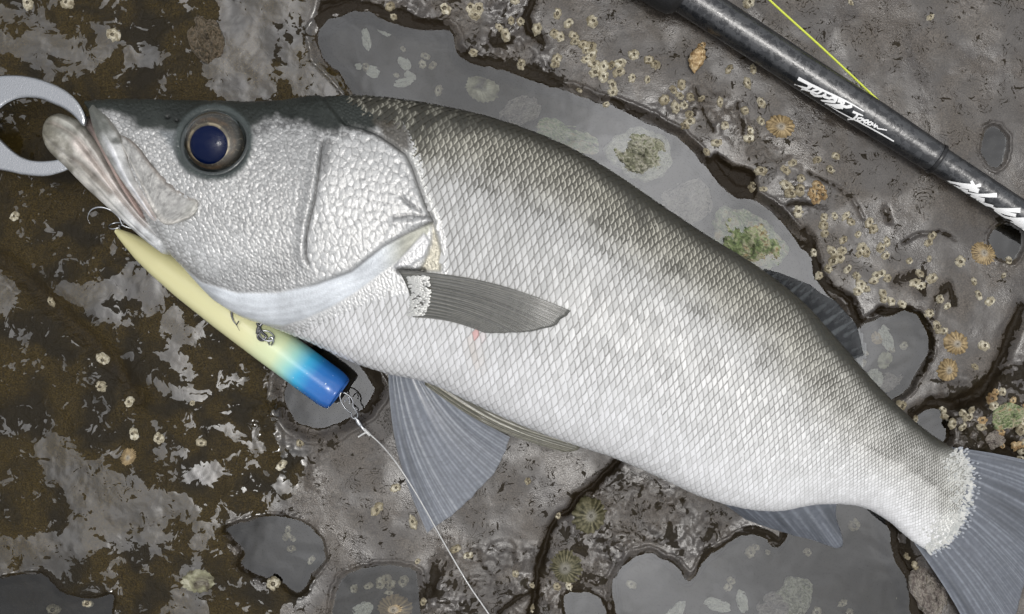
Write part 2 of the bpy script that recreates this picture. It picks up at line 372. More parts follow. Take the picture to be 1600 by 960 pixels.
BROWN = [(-3000,-3000),(505,-3000),(490,-30),(492,40),(500,90),(560,150),(400,300),(330,480),(420,560),(432,640),(450,680),(490,715),(478,745),(440,790),(400,805),(352,815),(360,850),(372,880),(425,920),(500,900),(470,935),(450,965),(430,1000),(400,3500),(-3000,3500)]  # dark reflection of a person overhead, put into colour and gloss
ROUGH = [([(700,850),(860,850),(850,1000),(640,1000),(650,930)], -.20), ([(880,800),(960,730),(1060,765),(1140,800),(1180,830),(1100,870),(1000,860),(960,900),(950,960),(850,960),(850,880)], -.22),
         ([(580,-30),(800,-30),(880,130),(740,90),(700,40),(600,20)], -.20), ([(1000,170),(1100,130),(1220,220),(1280,330),(1230,330),(1180,240),(1100,200)], -.08),
         ([(395,560),(440,560),(520,690),(490,760),(430,740),(380,650)], -.28), ([(1470,600),(1620,560),(1620,760),(1500,720)], -.40)]

def smooth_poly(poly):
    q = np.array(poly + poly[:1], float); u = np.linspace(0, len(q)-1, 3*len(poly)+1)[:-1]
    ext = np.r_[q[-3:-1], q, q[1:3]]; return [tuple(v) for v in spline(ext, u+2)]
POOLS = [(smooth_poly(p), a, b, c, d) for p, a, b, c, d in POOLS]
SKY_FILM = [(smooth_poly(p), a) for p, a in SKY_FILM]
def ground_fields(x, y, want_fields=False):
    px = x*S + 800; py = 480 - y*S
    wx = px + 5*fbm(px, py, 26, 31, 3); wy = py + 5*fbm(px, py, 26, 57, 3)
    near = (np.abs(px-800) < 1400) & (np.abs(py-480) < 1100)
    h = .005*fbm(px, py, 300, 3, 2) + .0012*fbm(px, py, 70, 11, 2) + .00022*fbm(px, py, 15, 23, 3)
    far = np.maximum(np.abs(px-800)-900, np.abs(py-480)-600)
    h = h + np.clip(far/2500, 0, 1)*.25*fbm(px, py, 2600, 77, 4)
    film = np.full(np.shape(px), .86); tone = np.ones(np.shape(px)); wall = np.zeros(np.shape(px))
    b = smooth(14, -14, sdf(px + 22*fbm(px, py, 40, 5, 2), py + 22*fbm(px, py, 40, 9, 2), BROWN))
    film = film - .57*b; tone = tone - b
    for poly, d in ROUGH:
        q = smooth(20, -20, sdf(wx, wy, poly)); film = film + d*q; h = h + q*.0022*fbm(px, py, 14, 91, 3)
        if d < -.3: h = h + q*(.004*fbm(px, py, 40, 93, 3) + .003)
    for poly, f in SKY_FILM:
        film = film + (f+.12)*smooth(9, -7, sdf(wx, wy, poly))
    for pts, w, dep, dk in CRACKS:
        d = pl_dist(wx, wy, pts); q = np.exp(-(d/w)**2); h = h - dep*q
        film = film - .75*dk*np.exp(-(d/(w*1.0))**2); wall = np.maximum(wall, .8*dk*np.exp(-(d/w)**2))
    for poly, dep in BLOBS:
        s_ = sdf(wx, wy, poly); q = smooth(4, -4, s_); h = h - dep*smooth(5, -8, s_); film = film - .9*q; wall = np.maximum(wall, q)
    for poly, lvl, dep, bank, dk in POOLS:
        s_ = sdf(px + 5*fbm(px, py, 24, 61, 4), py + 5*fbm(px, py, 24, 67, 4), poly)
        # bank sits a little above the level and drops through it exactly at the outline
        o = smooth(0, bank, s_); inn = smooth(0, -16, s_)
        hb = lvl + (h - lvl + .0015)*o - inn*(dep + .5*(-h)) - .0015*smooth(2, -2, s_)*(s_ < 2)
        h = np.where(s_ < bank, np.where(s_ < 0, lvl - inn*dep + .35*h*inn, np.maximum(hb, lvl + .0002*np.clip(s_, 0, 3))), h)
        sw = s_ + 11*fbm(px, py, 20, 83, 3)*smooth(0, 5, s_); bk = bank*np.clip(.55 + 2.6*fbm(px, py, 110, 71, 2), .08, 1.25)
        bn = smooth(1.15, .55, sw/bk)*(s_ > -3)
        if poly is POOLS[0][0]: dk = 1 - .88*smooth(850, 900, px)*smooth(1230, 1190, px)
        film = film - .62*dk*bn; wall = np.maximum(wall, dk*bn*.6)
        tone = np.where(s_ < 2, .55, tone); film = np.where(s_ < -2, -1.0, film); tone = np.where(s_ < -4, .75, tone)
    worm = smooth(1560, 1380, px + .7*(py-300))*smooth(.5, 1, tone)
    if want_fields: return h, film, tone, wall, worm
    return h
def ground_z(px, py):
    x, y = W(px, py); return float(ground_fields(np.array([x]), np.array([y]))[0])
def axis(fine_half, step, far):
    a = np.arange(0, fine_half+step, step); g = [a[-1]]; s_ = step
    while g[-1] < far: s_ *= 1.28; g.append(g[-1]+s_)
    a = np.r_[a, g[1:]]; return np.r_[-a[:0:-1], a]
ax = axis(.415, .00112, 30); ay = axis(.252, .00112, 30)
gx, gy = np.meshgrid(ax, ay, indexing='ij')
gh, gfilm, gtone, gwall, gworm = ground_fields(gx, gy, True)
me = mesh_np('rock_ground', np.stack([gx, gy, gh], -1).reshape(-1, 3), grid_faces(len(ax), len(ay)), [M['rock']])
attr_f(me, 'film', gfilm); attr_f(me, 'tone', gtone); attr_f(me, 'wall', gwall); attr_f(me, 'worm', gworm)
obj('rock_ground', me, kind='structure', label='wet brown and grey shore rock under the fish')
for poly, lvl, dep, bank, dk in POOLS:
    q = np.array(poly); x0, y0 = q.min(0)-24; x1, y1 = q.max(0)+24
    xs = np.arange(x0, x1, 5.0); ys = np.arange(y0, y1, 5.0); X, Y = np.meshgrid(xs, ys, indexing='ij')
    keep = sdf(X, Y, poly) < 7
    F = grid_faces(len(xs), len(ys)); F = F[keep.ravel()[F].all(1)][:, ::-1]
    wx, wy = (X-800)/S, (480-Y)/S
    used = np.unique(F); rm = np.zeros(X.size, int); rm[used] = np.arange(len(used))
    V = np.stack([wx, wy, np.full_like(wx, lvl)], -1).reshape(-1, 3)[used]
    obj('water', mesh_np('water', V, rm[F], [M['water']]), kind='structure')

# ------------------------------------------------------------------ FISH
DORS = [(138,160),(165,157),(200,156),(250,157),(300,158),(350,159),(400,160),(450,157),(500,153),(560,151),(620,156),(690,167),(760,183),(830,206),(900,237),(970,279),(1040,327),(1110,373),(1180,416),(1250,470),(1310,535),(1365,598),(1420,652),(1460,683),(1490,703),(1508,720),(1516,745)]
VENT = [(142,172),(168,228),(195,282),(228,338),(262,390),(300,430),(335,468),(380,496),(430,513),(490,537),(545,563),(605,583),(670,598),(740,630),(810,662),(890,692),(960,715),(1030,745),(1095,775),(1160,793),(1215,797),(1275,787),(1340,790),(1385,812),(1425,845),(1458,860),(1492,836)]
NST = len(DORS)
us = np.arange(NST)
ZC = np.interp(us, [0, 4, 9, 14, 19, 22, 25, 26], [.052, .050, .050, .050, .042, .031, .022, .020])
TT = np.interp(us, [0, 1, 3, 5, 8, 11, 14, 17, 20, 23, 25, 26], [.010, .020, .030, .037, .044, .049, .050, .045, .034, .019, .008, .0025])
dw = np.array([list(W(a, b, z)) for (a, b), z in zip(DORS, ZC)]); vw = np.array([list(W(a, b, z)) for (a, b), z in zip(VENT, ZC)])
CTRL = np.c_[dw, vw, ZC, TT]
def fish_surf(u, phi):
    """u station 0..NST-1, phi 0 (dorsal) .. pi (ventral) on the upper side, negative phi underneath"""
    c = spline(CTRL, u); mx = (c[..., 0]+c[..., 2])/2; my = (c[..., 1]+c[..., 3])/2
    ax_, ay_ = (c[..., 0]-c[..., 2])/2, (c[..., 1]-c[..., 3])/2
    cs, sn = np.cos(phi), np.sin(phi); top = phi >= 0
    prof = np.abs(sn)**.88
    tb = np.minimum(c[..., 4] - .001, c[..., 5])
    z = c[..., 4] + np.where(top, c[..., 5]*prof, -tb*np.abs(sn)**.7)
    return np.stack([mx+ax_*cs, my+ay_*cs, z], -1)
def fish_normal(u, phi, e=1e-3):
    a = fish_surf(u+e*5, phi)-fish_surf(u-e*5, phi); b = fish_surf(u, phi+e)-fish_surf(u, phi-e)
    n = np.cross(b, a); n /= np.linalg.norm(n, axis=-1)[..., None]+1e-12; return np.where(n[..., 2:] < 0, -n, n)
# coarse proxy for height queries
_u = np.linspace(0, NST-1, 160); _p = np.linspace(0.02, math.pi-.02, 60); _U, _P = np.meshgrid(_u, _p, indexing='ij')
_V = fish_surf(_U, _P).reshape(-1, 3); BV = BVHTree.FromPolygons([tuple(v) for v in _V], [tuple(map(int, f)) for f in grid_faces(160, 60)])
CAMV = Vector((0, 0, H))
def fish_top(px, py, default=.01):
    d = (P(px, py, 0) - CAMV).normalized(); hit = BV.ray_cast(CAMV, d)
    return hit[0].z if hit[0] is not None else default

fish = thing('sea_bass', 'large silver sea bass lying on its side on the wet rock', 'fish', loc=P(850, 430, 0))
PREOP = [(505,222),(502,240),(498,273),(492,313),(483,347),(478,373),(478,400),(484,415)]
GILL = [(540,196),(567,203),(590,213),(613,228),(633,243),(643,263),(653,293),(663,320),(676,347)]
BANDU = [(676,347),(633,367),(600,385),(550,424),(496,444),(433,458),(371,458),(317,442),(279,412),(262,396)]
BANDL = [(262,402),(300,437),(333,469),(367,490),(412,506),(442,509),(475,499),(517,480),(558,455),(600,423),(640,396),(668,366)]
PLATE = [(500,150)] + GILL + BANDU[1:] + [(180,280),(120,140)]
BAND = BANDU + BANDL
def head_detail(px, py, v):
    """displacement (m), colour, gloss for the head and bare skin; px,py plan coords, v = 0 dorsal .. 1 ventral"""
    n = len(px); disp = np.zeros(n)
    col = np.empty((n, 3)); gl = np.ones(n)
    nz = fbm(px, py, 30, 101, 3); nf = fbm(px, py, 7, 111, 3)
    silver = np.array([.56, .56, .55]); white = np.array([.70, .70, .69]); dark = np.array([.026, .030, .027])
    col[:] = silver
    col += (white-silver)*smooth(.5, .8, v)[:, None]
    # voronoi cells: cheek scales (small) and gill cover scales (larger, taller)
    def cells(sx, sy, ang, seed):
        c_, s_ = math.cos(ang), math.sin(ang); X = (px*c_+py*s_)/sx; Y = (-px*s_+py*c_)/sy
        ix = np.floor(X); iy = np.floor(Y); f1 = np.full(n, 9.); f2 = np.full(n, 9.); rid = np.zeros(n); ex = np.zeros(n)
        for dx in (-1, 0, 1):
            for dy in (-1, 0, 1):
                cx, cy = ix+dx, iy+dy
                qx = cx+.5*(np.mod(cy, 2)) + .15+.7*_hash(cx, cy, seed); qy = cy+.15+.7*_hash(cx, cy, seed+5)
                d = np.hypot(X-qx, Y-qy); nw = d < f1
                f2 = np.where(nw, f1, np.minimum(f2, d)); ex = np.where(nw, X-qx, ex); rid = np.where(nw, _hash(cx, cy, seed+9), rid); f1 = np.where(nw, d, f1)
        return f2-f1, rid, ex
    e1, r1, x1 = cells(10, 6, .30, 11); e2, r2, x2 = cells(11, 15, .15, 23); e3, r3, x3 = cells(7, 5, .5, 41)
    dpre = pl_dist(px, py, PREOP)
    pre_x = np.interp(py, [150, 222, 273, 313, 347, 400, 415, 520], [500, 504, 498, 492, 483, 478, 484, 560])
    splate = sdf(px, py, PLATE); sband = sdf(px, py, BAND)
    inpl = smooth(3, -5, splate)
    op = smooth(-3, 5, px-pre_x)*inpl; ck = smooth(5, -3, px-pre_x)*inpl
    low = smooth(380, 430, py + .25*(px-400))        # wrinkled lower cheek
    disp += op*(.00030*smooth(0, .35, e2) + .00014*x2*smooth(0, .3, e2))
    disp += ck*(1-low)*(.00038*smooth(0, .4, e1) + .00026*x1*smooth(0, .3, e1))
    disp += ck*low*(.0005*smooth(0, .4, e3)) + .0004*nf*inpl
    col = col*(1 - .16*ck*(1-smooth(.5,.8,v)))[:, None]; line = op*smooth(.16, .02, e2)*.75 + ck*smooth(.24, .02, e1)*.62
    col *= (1 - .62*line)[:, None]
    col *= (1 - (.28*(r1-.3)*ck + .10*r2*op))[:, None]
    gl = gl*(1-.2*line)
    # lower cheek greyer
    lowc = ck*low*smooth(500, 440, px)
    col = col*(1-.28*lowc[:, None]) 
    # groove of the preopercle and raised cheek edge
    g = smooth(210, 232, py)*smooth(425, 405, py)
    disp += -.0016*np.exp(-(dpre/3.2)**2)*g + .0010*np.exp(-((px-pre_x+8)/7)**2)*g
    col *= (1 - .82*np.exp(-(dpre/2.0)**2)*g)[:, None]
    gp = np.exp(-((px-(pre_x+9))/9)**2)*smooth(215, 225, py)*smooth(300, 250, py)*op   # smooth grey strip behind it
    col = col*(1-.55*gp[:, None])
    # gill cover edge (a step), dark groove behind it
    dg = pl_dist(px, py, GILL)
    disp += .0028*smooth(4, -7, splate)*smooth(440, 520, px) 
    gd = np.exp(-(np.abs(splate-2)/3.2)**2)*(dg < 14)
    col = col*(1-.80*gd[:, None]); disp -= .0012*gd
    pale = np.exp(-((splate-9)/5)**2)*(dg < 22)*smooth(225, 245, py)
    col = col*(1-pale[:, None]) + pale[:, None]*np.array([.66, .66, .63])
    for a in ([(627,308),(640,320),(657,331)], [(617,341),(640,337),(671,339)]):
        d = pl_dist(px, py, a); q = np.exp(-(d/3)**2)
        disp += -.0011*q; col = col*(1-.55*q[:, None])
    q = np.exp(-(pl_dist(px, py, [(617,350),(645,350),(668,346)])/6)**2); disp += .0012*q
    q = np.exp(-(pl_dist(px, py, [(622,258),(640,275),(652,300)])/5)**2)*inpl; disp -= .0008*q
    # pale gill membrane with long folds
    inb = smooth(2.5, -2.5, sband); db = pl_dist(px, py, BANDU)
    wid = np.clip(-sband/12, 0, 1)
    fold = np.sin(db*.55 + 3*fbm(px, py, 60, 131, 2)*2)
    disp += inb*(.0012*np.sqrt(wid+.02) + .00008*fold)
    bc = np.array([.62, .65, .68]); tip = smooth(585, 640, px)[:, None]
    bc = bc*(1-tip) + tip*np.array([.40, .40, .34])
    fc = (1 + .045*fold + .30*nz)[:, None]
    col = col*(1-inb[:, None]) + inb[:, None]*bc*fc
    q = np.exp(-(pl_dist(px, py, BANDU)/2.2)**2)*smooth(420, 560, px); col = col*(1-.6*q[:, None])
    gl = gl*(1-.75*inb)
    # chest in front of the pectoral fin: fine rough scales
    bl = smooth(0, 6, sband)*smooth(2, 8, splate)
    disp += bl*.0005*smooth(0, .4, e3); col = col*(1-.35*(bl*smooth(.2, .02, e3))[:, None])
    # lower lobe of the gill cover + olive skin patch behind it
    s2 = sdf(px, py, [(663,364),(672,380),(664,400),(640,416),(615,420),(625,405)])
    q = smooth(2, -2, s2); disp += .0012*q; col = col*(1-q[:, None])+q[:, None]*np.array([.52,.52,.52])
    s3 = sdf(px, py, [(676,352),(684,372),(690,400),(688,424),(655,424),(668,400),(675,380)])
    q = smooth(5, -3, s3); col = col*(1-.75*q[:, None])+.75*q[:, None]*np.array([.36,.33,.24]); disp -= .0015*q
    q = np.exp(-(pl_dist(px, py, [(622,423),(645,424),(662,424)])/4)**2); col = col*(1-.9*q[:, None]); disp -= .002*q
    # dark crown, snout and nape
    crown = np.interp(px, [130, 160, 180, 215, 250, 290, 330, 385, 400, 430, 470, 500, 540, 570, 610, 640, 700], [185, 178, 178, 196, 205, 214, 205, 204, 198, 186, 192, 205, 205, 204, 196, 178, 178])
    cr = smooth(9, -9, py - crown + 10*fbm(px, py, 18, 141, 3))
    col = col*(1-cr[:, None]) + cr[:, None]*dark*(1+.5*nz)[:, None]; gl = gl*(1-.85*cr)
    disp -= cr*.0002*smooth(0, .4, e1)
    fr = np.exp(-((py-crown-6)/12)**2)*(px > 380); sp_ = (r3 > .72)*fr; col = col*(1-.5*fr[:, None]*(r3 < .5)[:, None]); 
    s4 = sdf(px, py, [(585,190),(620,186),(640,205),(640,236),(625,232),(600,214)]); q = smooth(8, -6, s4)
    col = col*(1-.85*q[:, None]) + .85*q[:, None]*np.array([.07,.06,.045])
    # grey wedge in front of the eye, bare rim round the socket
    s5 = sdf(px, py, [(248,205),(285,205),(285,250),(300,275),(285,262),(268,232)]); q = smooth(6, -5, s5)
    col = col*(1-.85*q[:, None]) + .85*q[:, None]*np.array([.17,.185,.19])
    r = np.hypot((px-335)/1.04, py-223)
    rim = smooth(64, 56, r + 3*nz)
    col = col*(1-rim[:, None]) + rim[:, None]*np.array([.055,.065,.063])*(1+.4*nz)[:, None]; gl = gl*(1-.8*rim)
    rk = np.exp(-((r-56)/3)**2); disp += .0016*np.exp(-((r-56)/5)**2); 
    disp = np.where(r < 52, disp*smooth(30, 52, r) - .016*smooth(52, 44, r), disp)
    # nostril
    for a, b in ((262,183),(276,188)):
        q = np.exp(-(np.hypot((px-a)/1.4, py-b)/3)**2); disp -= .0015*q; col = col*(1-.8*q[:, None])
    return disp, np.clip(col, .008, .82), np.clip(gl, 0, 1)
# body mesh: one continuous skin, dense on the head
uu = np.r_[np.linspace(0, 12.2, 540), np.linspace(12.25, NST-1, 190)]
pt = np.linspace(0, math.pi, 300); pb = -np.linspace(math.pi, 0, 26)[1:-1]
ph = np.r_[pt, pb]
U_, PH = np.meshgrid(uu, ph, indexing='ij')
B = fish_surf(U_, np.where(PH == 0, 1e-6, PH))
t1 = np.gradient(B, axis=0); t2 = np.roll(B, -1, 1) - np.roll(B, 1, 1); NR = np.cross(t2, t1)
NR /= np.linalg.norm(NR, axis=-1)[..., None]+1e-12
if NR[300, 150, 2] < 0: NR = -NR
bpx, bpy_ = to_px(B[..., 0], B[..., 1], B[..., 2]); vv = np.clip(np.abs(PH)/math.pi, 0, 1)
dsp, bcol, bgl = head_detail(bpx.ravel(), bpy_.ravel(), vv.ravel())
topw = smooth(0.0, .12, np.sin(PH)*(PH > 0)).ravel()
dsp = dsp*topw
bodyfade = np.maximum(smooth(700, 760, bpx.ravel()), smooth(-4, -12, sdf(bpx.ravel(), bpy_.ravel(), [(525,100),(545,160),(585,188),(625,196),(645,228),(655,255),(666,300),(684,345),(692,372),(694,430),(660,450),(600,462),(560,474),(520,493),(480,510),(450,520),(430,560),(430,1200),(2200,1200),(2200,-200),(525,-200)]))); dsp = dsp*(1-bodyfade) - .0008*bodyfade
bw = bodyfade[:, None]
vflat = vv.ravel(); back = smooth(.16, .02, vflat)[:, None]
skin = np.array([.34,.34,.32])*(1-smooth(.4,.7,vflat)[:, None]) + np.array([.74,.74,.74])*smooth(.4,.7,vflat)[:, None]
skin = skin*(1-back) + back*np.array([.04,.043,.04])
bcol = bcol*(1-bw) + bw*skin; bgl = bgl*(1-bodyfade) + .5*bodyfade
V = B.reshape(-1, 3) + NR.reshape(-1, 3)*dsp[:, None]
nu, nv = len(uu), len(ph)
c0 = V[:nv].mean(0); c1 = V[-nv:].mean(0); nV = len(V)
F = np.r_[grid_faces(nu, nv, True)]
Vb = np.r_[V, [c0, c1]]
j = np.arange(nv); j2 = (j+1) % nv
Fc = np.r_[np.stack([np.full(nv, nV), j, j2, np.full(nv, nV)], -1)]
me = bpy.data.meshes.new('body')
tri0 = np.stack([np.full(nv, nV), j, j2], -1); tri1 = np.stack([np.full(nv, nV+1), (nu-1)*nv+j2, (nu-1)*nv+j], -1)
tris = np.r_[np.c_[F[:, 0], F[:, 1], F[:, 2]], np.c_[F[:, 0], F[:, 2], F[:, 3]], tri0, tri1][:, ::-1]
me = mesh_np('body', put(Vb, fish), tris, [M['skin']])
attr_c(me, 'col', np.r_[bcol, bcol[:1], bcol[-1:]]); attr_f(me, 'gloss', np.r_[bgl, bgl[:1], bgl[-1:]])
obj('body', me, fish)

# scales: overlapping plates on the hexagonal scale rows
LAT = [(660,262),(700,280),(800,305),(875,342),(921,375),(1008,429),(1092,487),(1158,541),(1235,607),(1287,649),(1355,697),(1419,727),(1480,772)]
EDGE = [(525,100),(545,160),(585,188),(625,196),(645,228),(655,255),(666,300),(684,345),(692,372),(694,430),(660,450),(600,462),(560,474),(520,493),(480,510),(450,520),(430,560)]
mid = lambda u: fish_surf(u, np.full(np.shape(u), math.pi/2))
ut = np.linspace(7.0, NST-1.02, 3000); pm = mid(ut); sl = np.r_[0, np.cumsum(np.linalg.norm(np.diff(pm, axis=0), axis=1))]
hh = np.linalg.norm(spline(CTRL, ut)[:, :2]-spline(CTRL, ut)[:, 2:4], axis=1)
ROWS = 50
cols_u = []; s_ = 0.0
while s_ < sl[-1]:
    u0 = np.interp(s_, sl, ut); cols_u.append(u0); s_ += .0027*(np.interp(u0, ut, hh)/.205)**.62
cols_u = np.array(cols_u); dudk = np.gradient(cols_u)
# arc-length spaced phi per station
pfine = np.linspace(0.0, math.pi, 160)
sc_u, sc_p, sc_du, sc_dp = [], [], [], []
for k, u0 in enumerate(cols_u):
    q = fish_surf(np.full(160, u0), pfine); L = np.r_[0, np.cumsum(np.linalg.norm(np.diff(q, axis=0), axis=1))]
    rr = np.arange(k % 2, ROWS+1, 2)/ROWS; wp = lambda q: (.72*q + .28*q*q*(3-2*q))*.55 + .45*np.clip(q, 0, 1)**1.45
    sh = wp(rr)*L[-1]
    p_ = np.interp(sh, L, pfine); dp = (np.interp(wp(np.clip(rr+1/ROWS, 0, 1))*L[-1], L, pfine)-np.interp(wp(np.clip(rr-1/ROWS, 0, 1))*L[-1], L, pfine))/2
    ok = (p_ > .05) & (p_ < math.pi-.03)
    sc_u.append(np.full(ok.sum(), u0)); sc_p.append(p_[ok]); sc_du.append(np.full(ok.sum(), dudk[k])); sc_dp.append(dp[ok])
sc_u = np.concatenate(sc_u); sc_p = np.concatenate(sc_p); sc_du = np.concatenate(sc_du); sc_dp = np.concatenate(sc_dp)
# swing columns so that rows lean as the body curves
sc_u = sc_u + sc_du*rng.normal(0, .07, len(sc_u)); sc_p = sc_p + sc_dp*rng.normal(0, .05, len(sc_p))
c3 = fish_surf(sc_u, sc_p); spx, spy = to_px(c3[:, 0], c3[:, 1], c3[:, 2])
ex = np.interp(spy, [p[1] for p in EDGE], [p[0] for p in EDGE]) if False else None
poly = EDGE + [(430,1200),(2200,1200),(2200,-200),(525,-200)]
keep = sdf(spx, spy, poly) < -1
sc_u, sc_p, sc_du, sc_dp, spx, spy = [a[keep] for a in (sc_u, sc_p, sc_du, sc_dp, spx, spy)]
NS = len(sc_u)
A = np.array([0, .35, .62, .80, .92, 1.0]); Bv = np.array([-1.12, -.8, -.42, 0, .42, .8, 1.12])
AA, BB = np.meshgrid(A, Bv, indexing='ij'); na, nb = AA.shape
margin = 1.12 - 1.0*np.abs(BB)**1.35
sz = 1 + rng.normal(0, .04, NS)
su = sc_u[:, None, None] + sc_du[:, None, None]*sz[:, None, None]*(-1.15 + AA*(1.15+margin))
spn = sc_p[:, None, None] + sc_dp[:, None, None]*sz[:, None, None]*BB
su = np.clip(su, 0, NST-1.001); spn = np.clip(spn, .004, math.pi-.004)
Pp = fish_surf(su, spn); Nn = fish_normal(su, spn)
tl = rng.normal(1, .12, NS)[:, None, None]; sg = rng.normal(0, .00006, NS)[:, None, None]
scl = np.interp(sc_u, [7, 14, 20, 25], [1.0, 1.1, .85, .55])[:, None, None]
off = scl*((-.00045 + AA*.00105*tl) - .00028*BB**2*AA + .00018*np.sin(AA*math.pi)) + sg*BB
SV = Pp + Nn*off[..., None]
v = sc_p/math.pi; dl = pl_dist(spx, spy, LAT)
latsign = np.interp(spx, [p[0] for p in LAT], [p[1] for p in LAT]) - spy    # >0 above lateral line
dorsd = pl_dist(spx, spy, DORS)
nz = fbm(spx, spy, 60, 201, 3); nz2 = fbm(spx, spy, 22, 207, 3)
hl = np.clip(dorsd + 8*nz, 0, 400)
nape = smooth(800, 620, spx)
hl = np.clip(hl - 26*nape*smooth(120, 40, hl), 0, 400)
k1 = smooth(8, 34, hl)[:, None]; k2 = smooth(30, 130, hl)[:, None]
tailk = smooth(1150, 1450, spx)[:, None]
face = np.array([.040,.042,.036])*(1-k1) + k1*np.array([.56,.54,.455]); face = face*(1-k2) + k2*np.array([.53,.53,.52])
face = face*(1-.6*tailk*k1) + .6*tailk*k1*np.array([.70,.70,.69])
npk = (smooth(790, 600, spx)*smooth(95, 25, dorsd + 40*nz))[:, None]; glint = (rng.random(NS) > .62)[:, None]
face = face*(1-npk) + npk*np.where(glint, np.array([.36,.35,.29]), np.array([.045,.045,.036]))
bel = smooth(.42, .85, v)[:, None]; face = face*(1-bel) + bel*np.array([.79,.79,.795])
edge = 1.0 - .30*smooth(30, 150, hl) - .22*smooth(.5, .9, v) - .08*tailk[:, 0]
edge = edge*(1 + .2*nz2) ; 
# bruised marks and lateral line pores
for mk, r_ in (([(985,322),(1000,340),(1005,352)], 7), ([(925,345),(930,352)], 6), ([(1060,420),(1075,432)], 5)):
    q = np.exp(-(pl_dist(spx, spy, mk)/r_)**2)[:, None]; face = face*(1-.8*q) + .8*q*np.array([.07,.07,.06])
q = np.exp(-(dl/3.5)**2); edge = edge + .07*q; face = face*(1-.05*q[:, None])
q = np.exp(-(np.hypot(spx-745, spy-525)/6)**2)[:, None]; face = face*(1-q) + q*np.array([.60,.17,.14])
q = np.exp(-(pl_dist(spx, spy, [(735,535),(748,570)])/9)**2)[:, None]*.3; face = face*(1-q) + q*np.array([.55,.44,.34])
tb = smooth(1455, 1490, spx)*smooth(690, 720, spy); face = face*(1-.5*tb[:, None]) + .7*tb[:, None]*np.array([.80,.80,.74])
edge = np.clip(edge, .04, 1)
rn = rng.random(NS)
fq = grid_faces(na, nb); npv = na*nb
def scale_attrs(me, idx):
    m = len(idx)
    attr_c(me, 'col', np.repeat(face[idx], npv, 0)); attr_f(me, 'edge', np.repeat(edge[idx], npv))
    attr_f(me, 'rand', np.repeat(rn[idx], npv)); attr_f(me, 'rim', np.tile(AA.ravel(), m))
area = sc_dp*sc_du*hh[0]
proj = np.abs((SV[:, -1, 3, 0]-SV[:, 0, 3, 0])*(SV[:, 2, -1, 1]-SV[:, 2, 0, 1]) - (SV[:, -1, 3, 1]-SV[:, 0, 3, 1])*(SV[:, 2, -1, 0]-SV[:, 2, 0, 0]))
inframe = (spx > 0) & (spx < 1600) & (spy > 0) & (spy < 960)
order = np.argsort(-(proj*inframe)); big = order[:300]; rest = order[300:]
FF = (np.arange(len(rest))[:, None, None]*npv + fq[None]).reshape(-1, 4)
me = mesh_np('scales', put(SV[rest].reshape(-1, 3), fish), FF[:, ::-1], [M['scale']]); scale_attrs(me, rest)
obj('scales', me, fish, kind='stuff')
for i in big:
    me = mesh_np('scale', put(SV[i].reshape(-1, 3), fish), fq[:, ::-1], [M['scale']]); scale_attrs(me, np.array([i]))
    obj('scale', me, fish)

# jaw bones -------------------------------------------------------
def loft(name, U, L, zc, T, colfn, parent, nu=70, nv=40, bot=.8, gloss=.5, power=.8):
    n = len(U); zc = np.broadcast_to(zc, (n,)); T = np.broadcast_to(T, (n,))
    c = np.array([[*W(*a, z), *W(*b, z), z, t] for a, b, z, t in zip(U, L, zc, T)])
    c = spline(c, np.linspace(0, n-1, nu)); ph = np.linspace(0, 2*math.pi, nv, endpoint=False)
    e = np.minimum(np.linspace(0, 1, nu)/.06, 1)**.5; e2 = np.minimum((1-np.linspace(0, 1, nu))/.05, 1)**.5
    k = (.15+.85*e*e2)
    X = ((c[:, 0]+c[:, 2])/2)[:, None] + (((c[:, 0]-c[:, 2])/2)*k)[:, None]*np.cos(ph)
    Y = ((c[:, 1]+c[:, 3])/2)[:, None] + (((c[:, 1]-c[:, 3])/2)*k)[:, None]*np.cos(ph)
    sn = np.sin(ph); Z = c[:, 4][:, None] + (c[:, 5]*k)[:, None]*np.sign(sn)*np.abs(sn)**power*np.where(sn > 0, 1, bot)
    V = np.stack([X, Y, Z], -1).reshape(-1, 3)
    F = [list(map(int, f))[::-1] for f in grid_faces(nu, nv, True)] + [list(range(nv)), [(nu-1)*nv+q for q in range(nv)][::-1]]
    px, py = to_px(V[:, 0], V[:, 1], V[:, 2])
    dz, col = colfn(px, py, np.repeat(np.linspace(0, 1, nu), nv), np.tile(np.cos(ph), nu))
    V = V + np.c_[0*dz, 0*dz, dz*np.tile(sn > 0, nu)]
    me = mesh_np(name, put(V, parent), F, [M['skin']]); attr_c(me, 'col', np.clip(col, .01, .82)); attr_f(me, 'gloss', np.full(len(V), gloss))
    return obj(name, me, parent)
def mixc(c, q, d): return c*(1-q[:, None]) + q[:, None]*np.array(d)
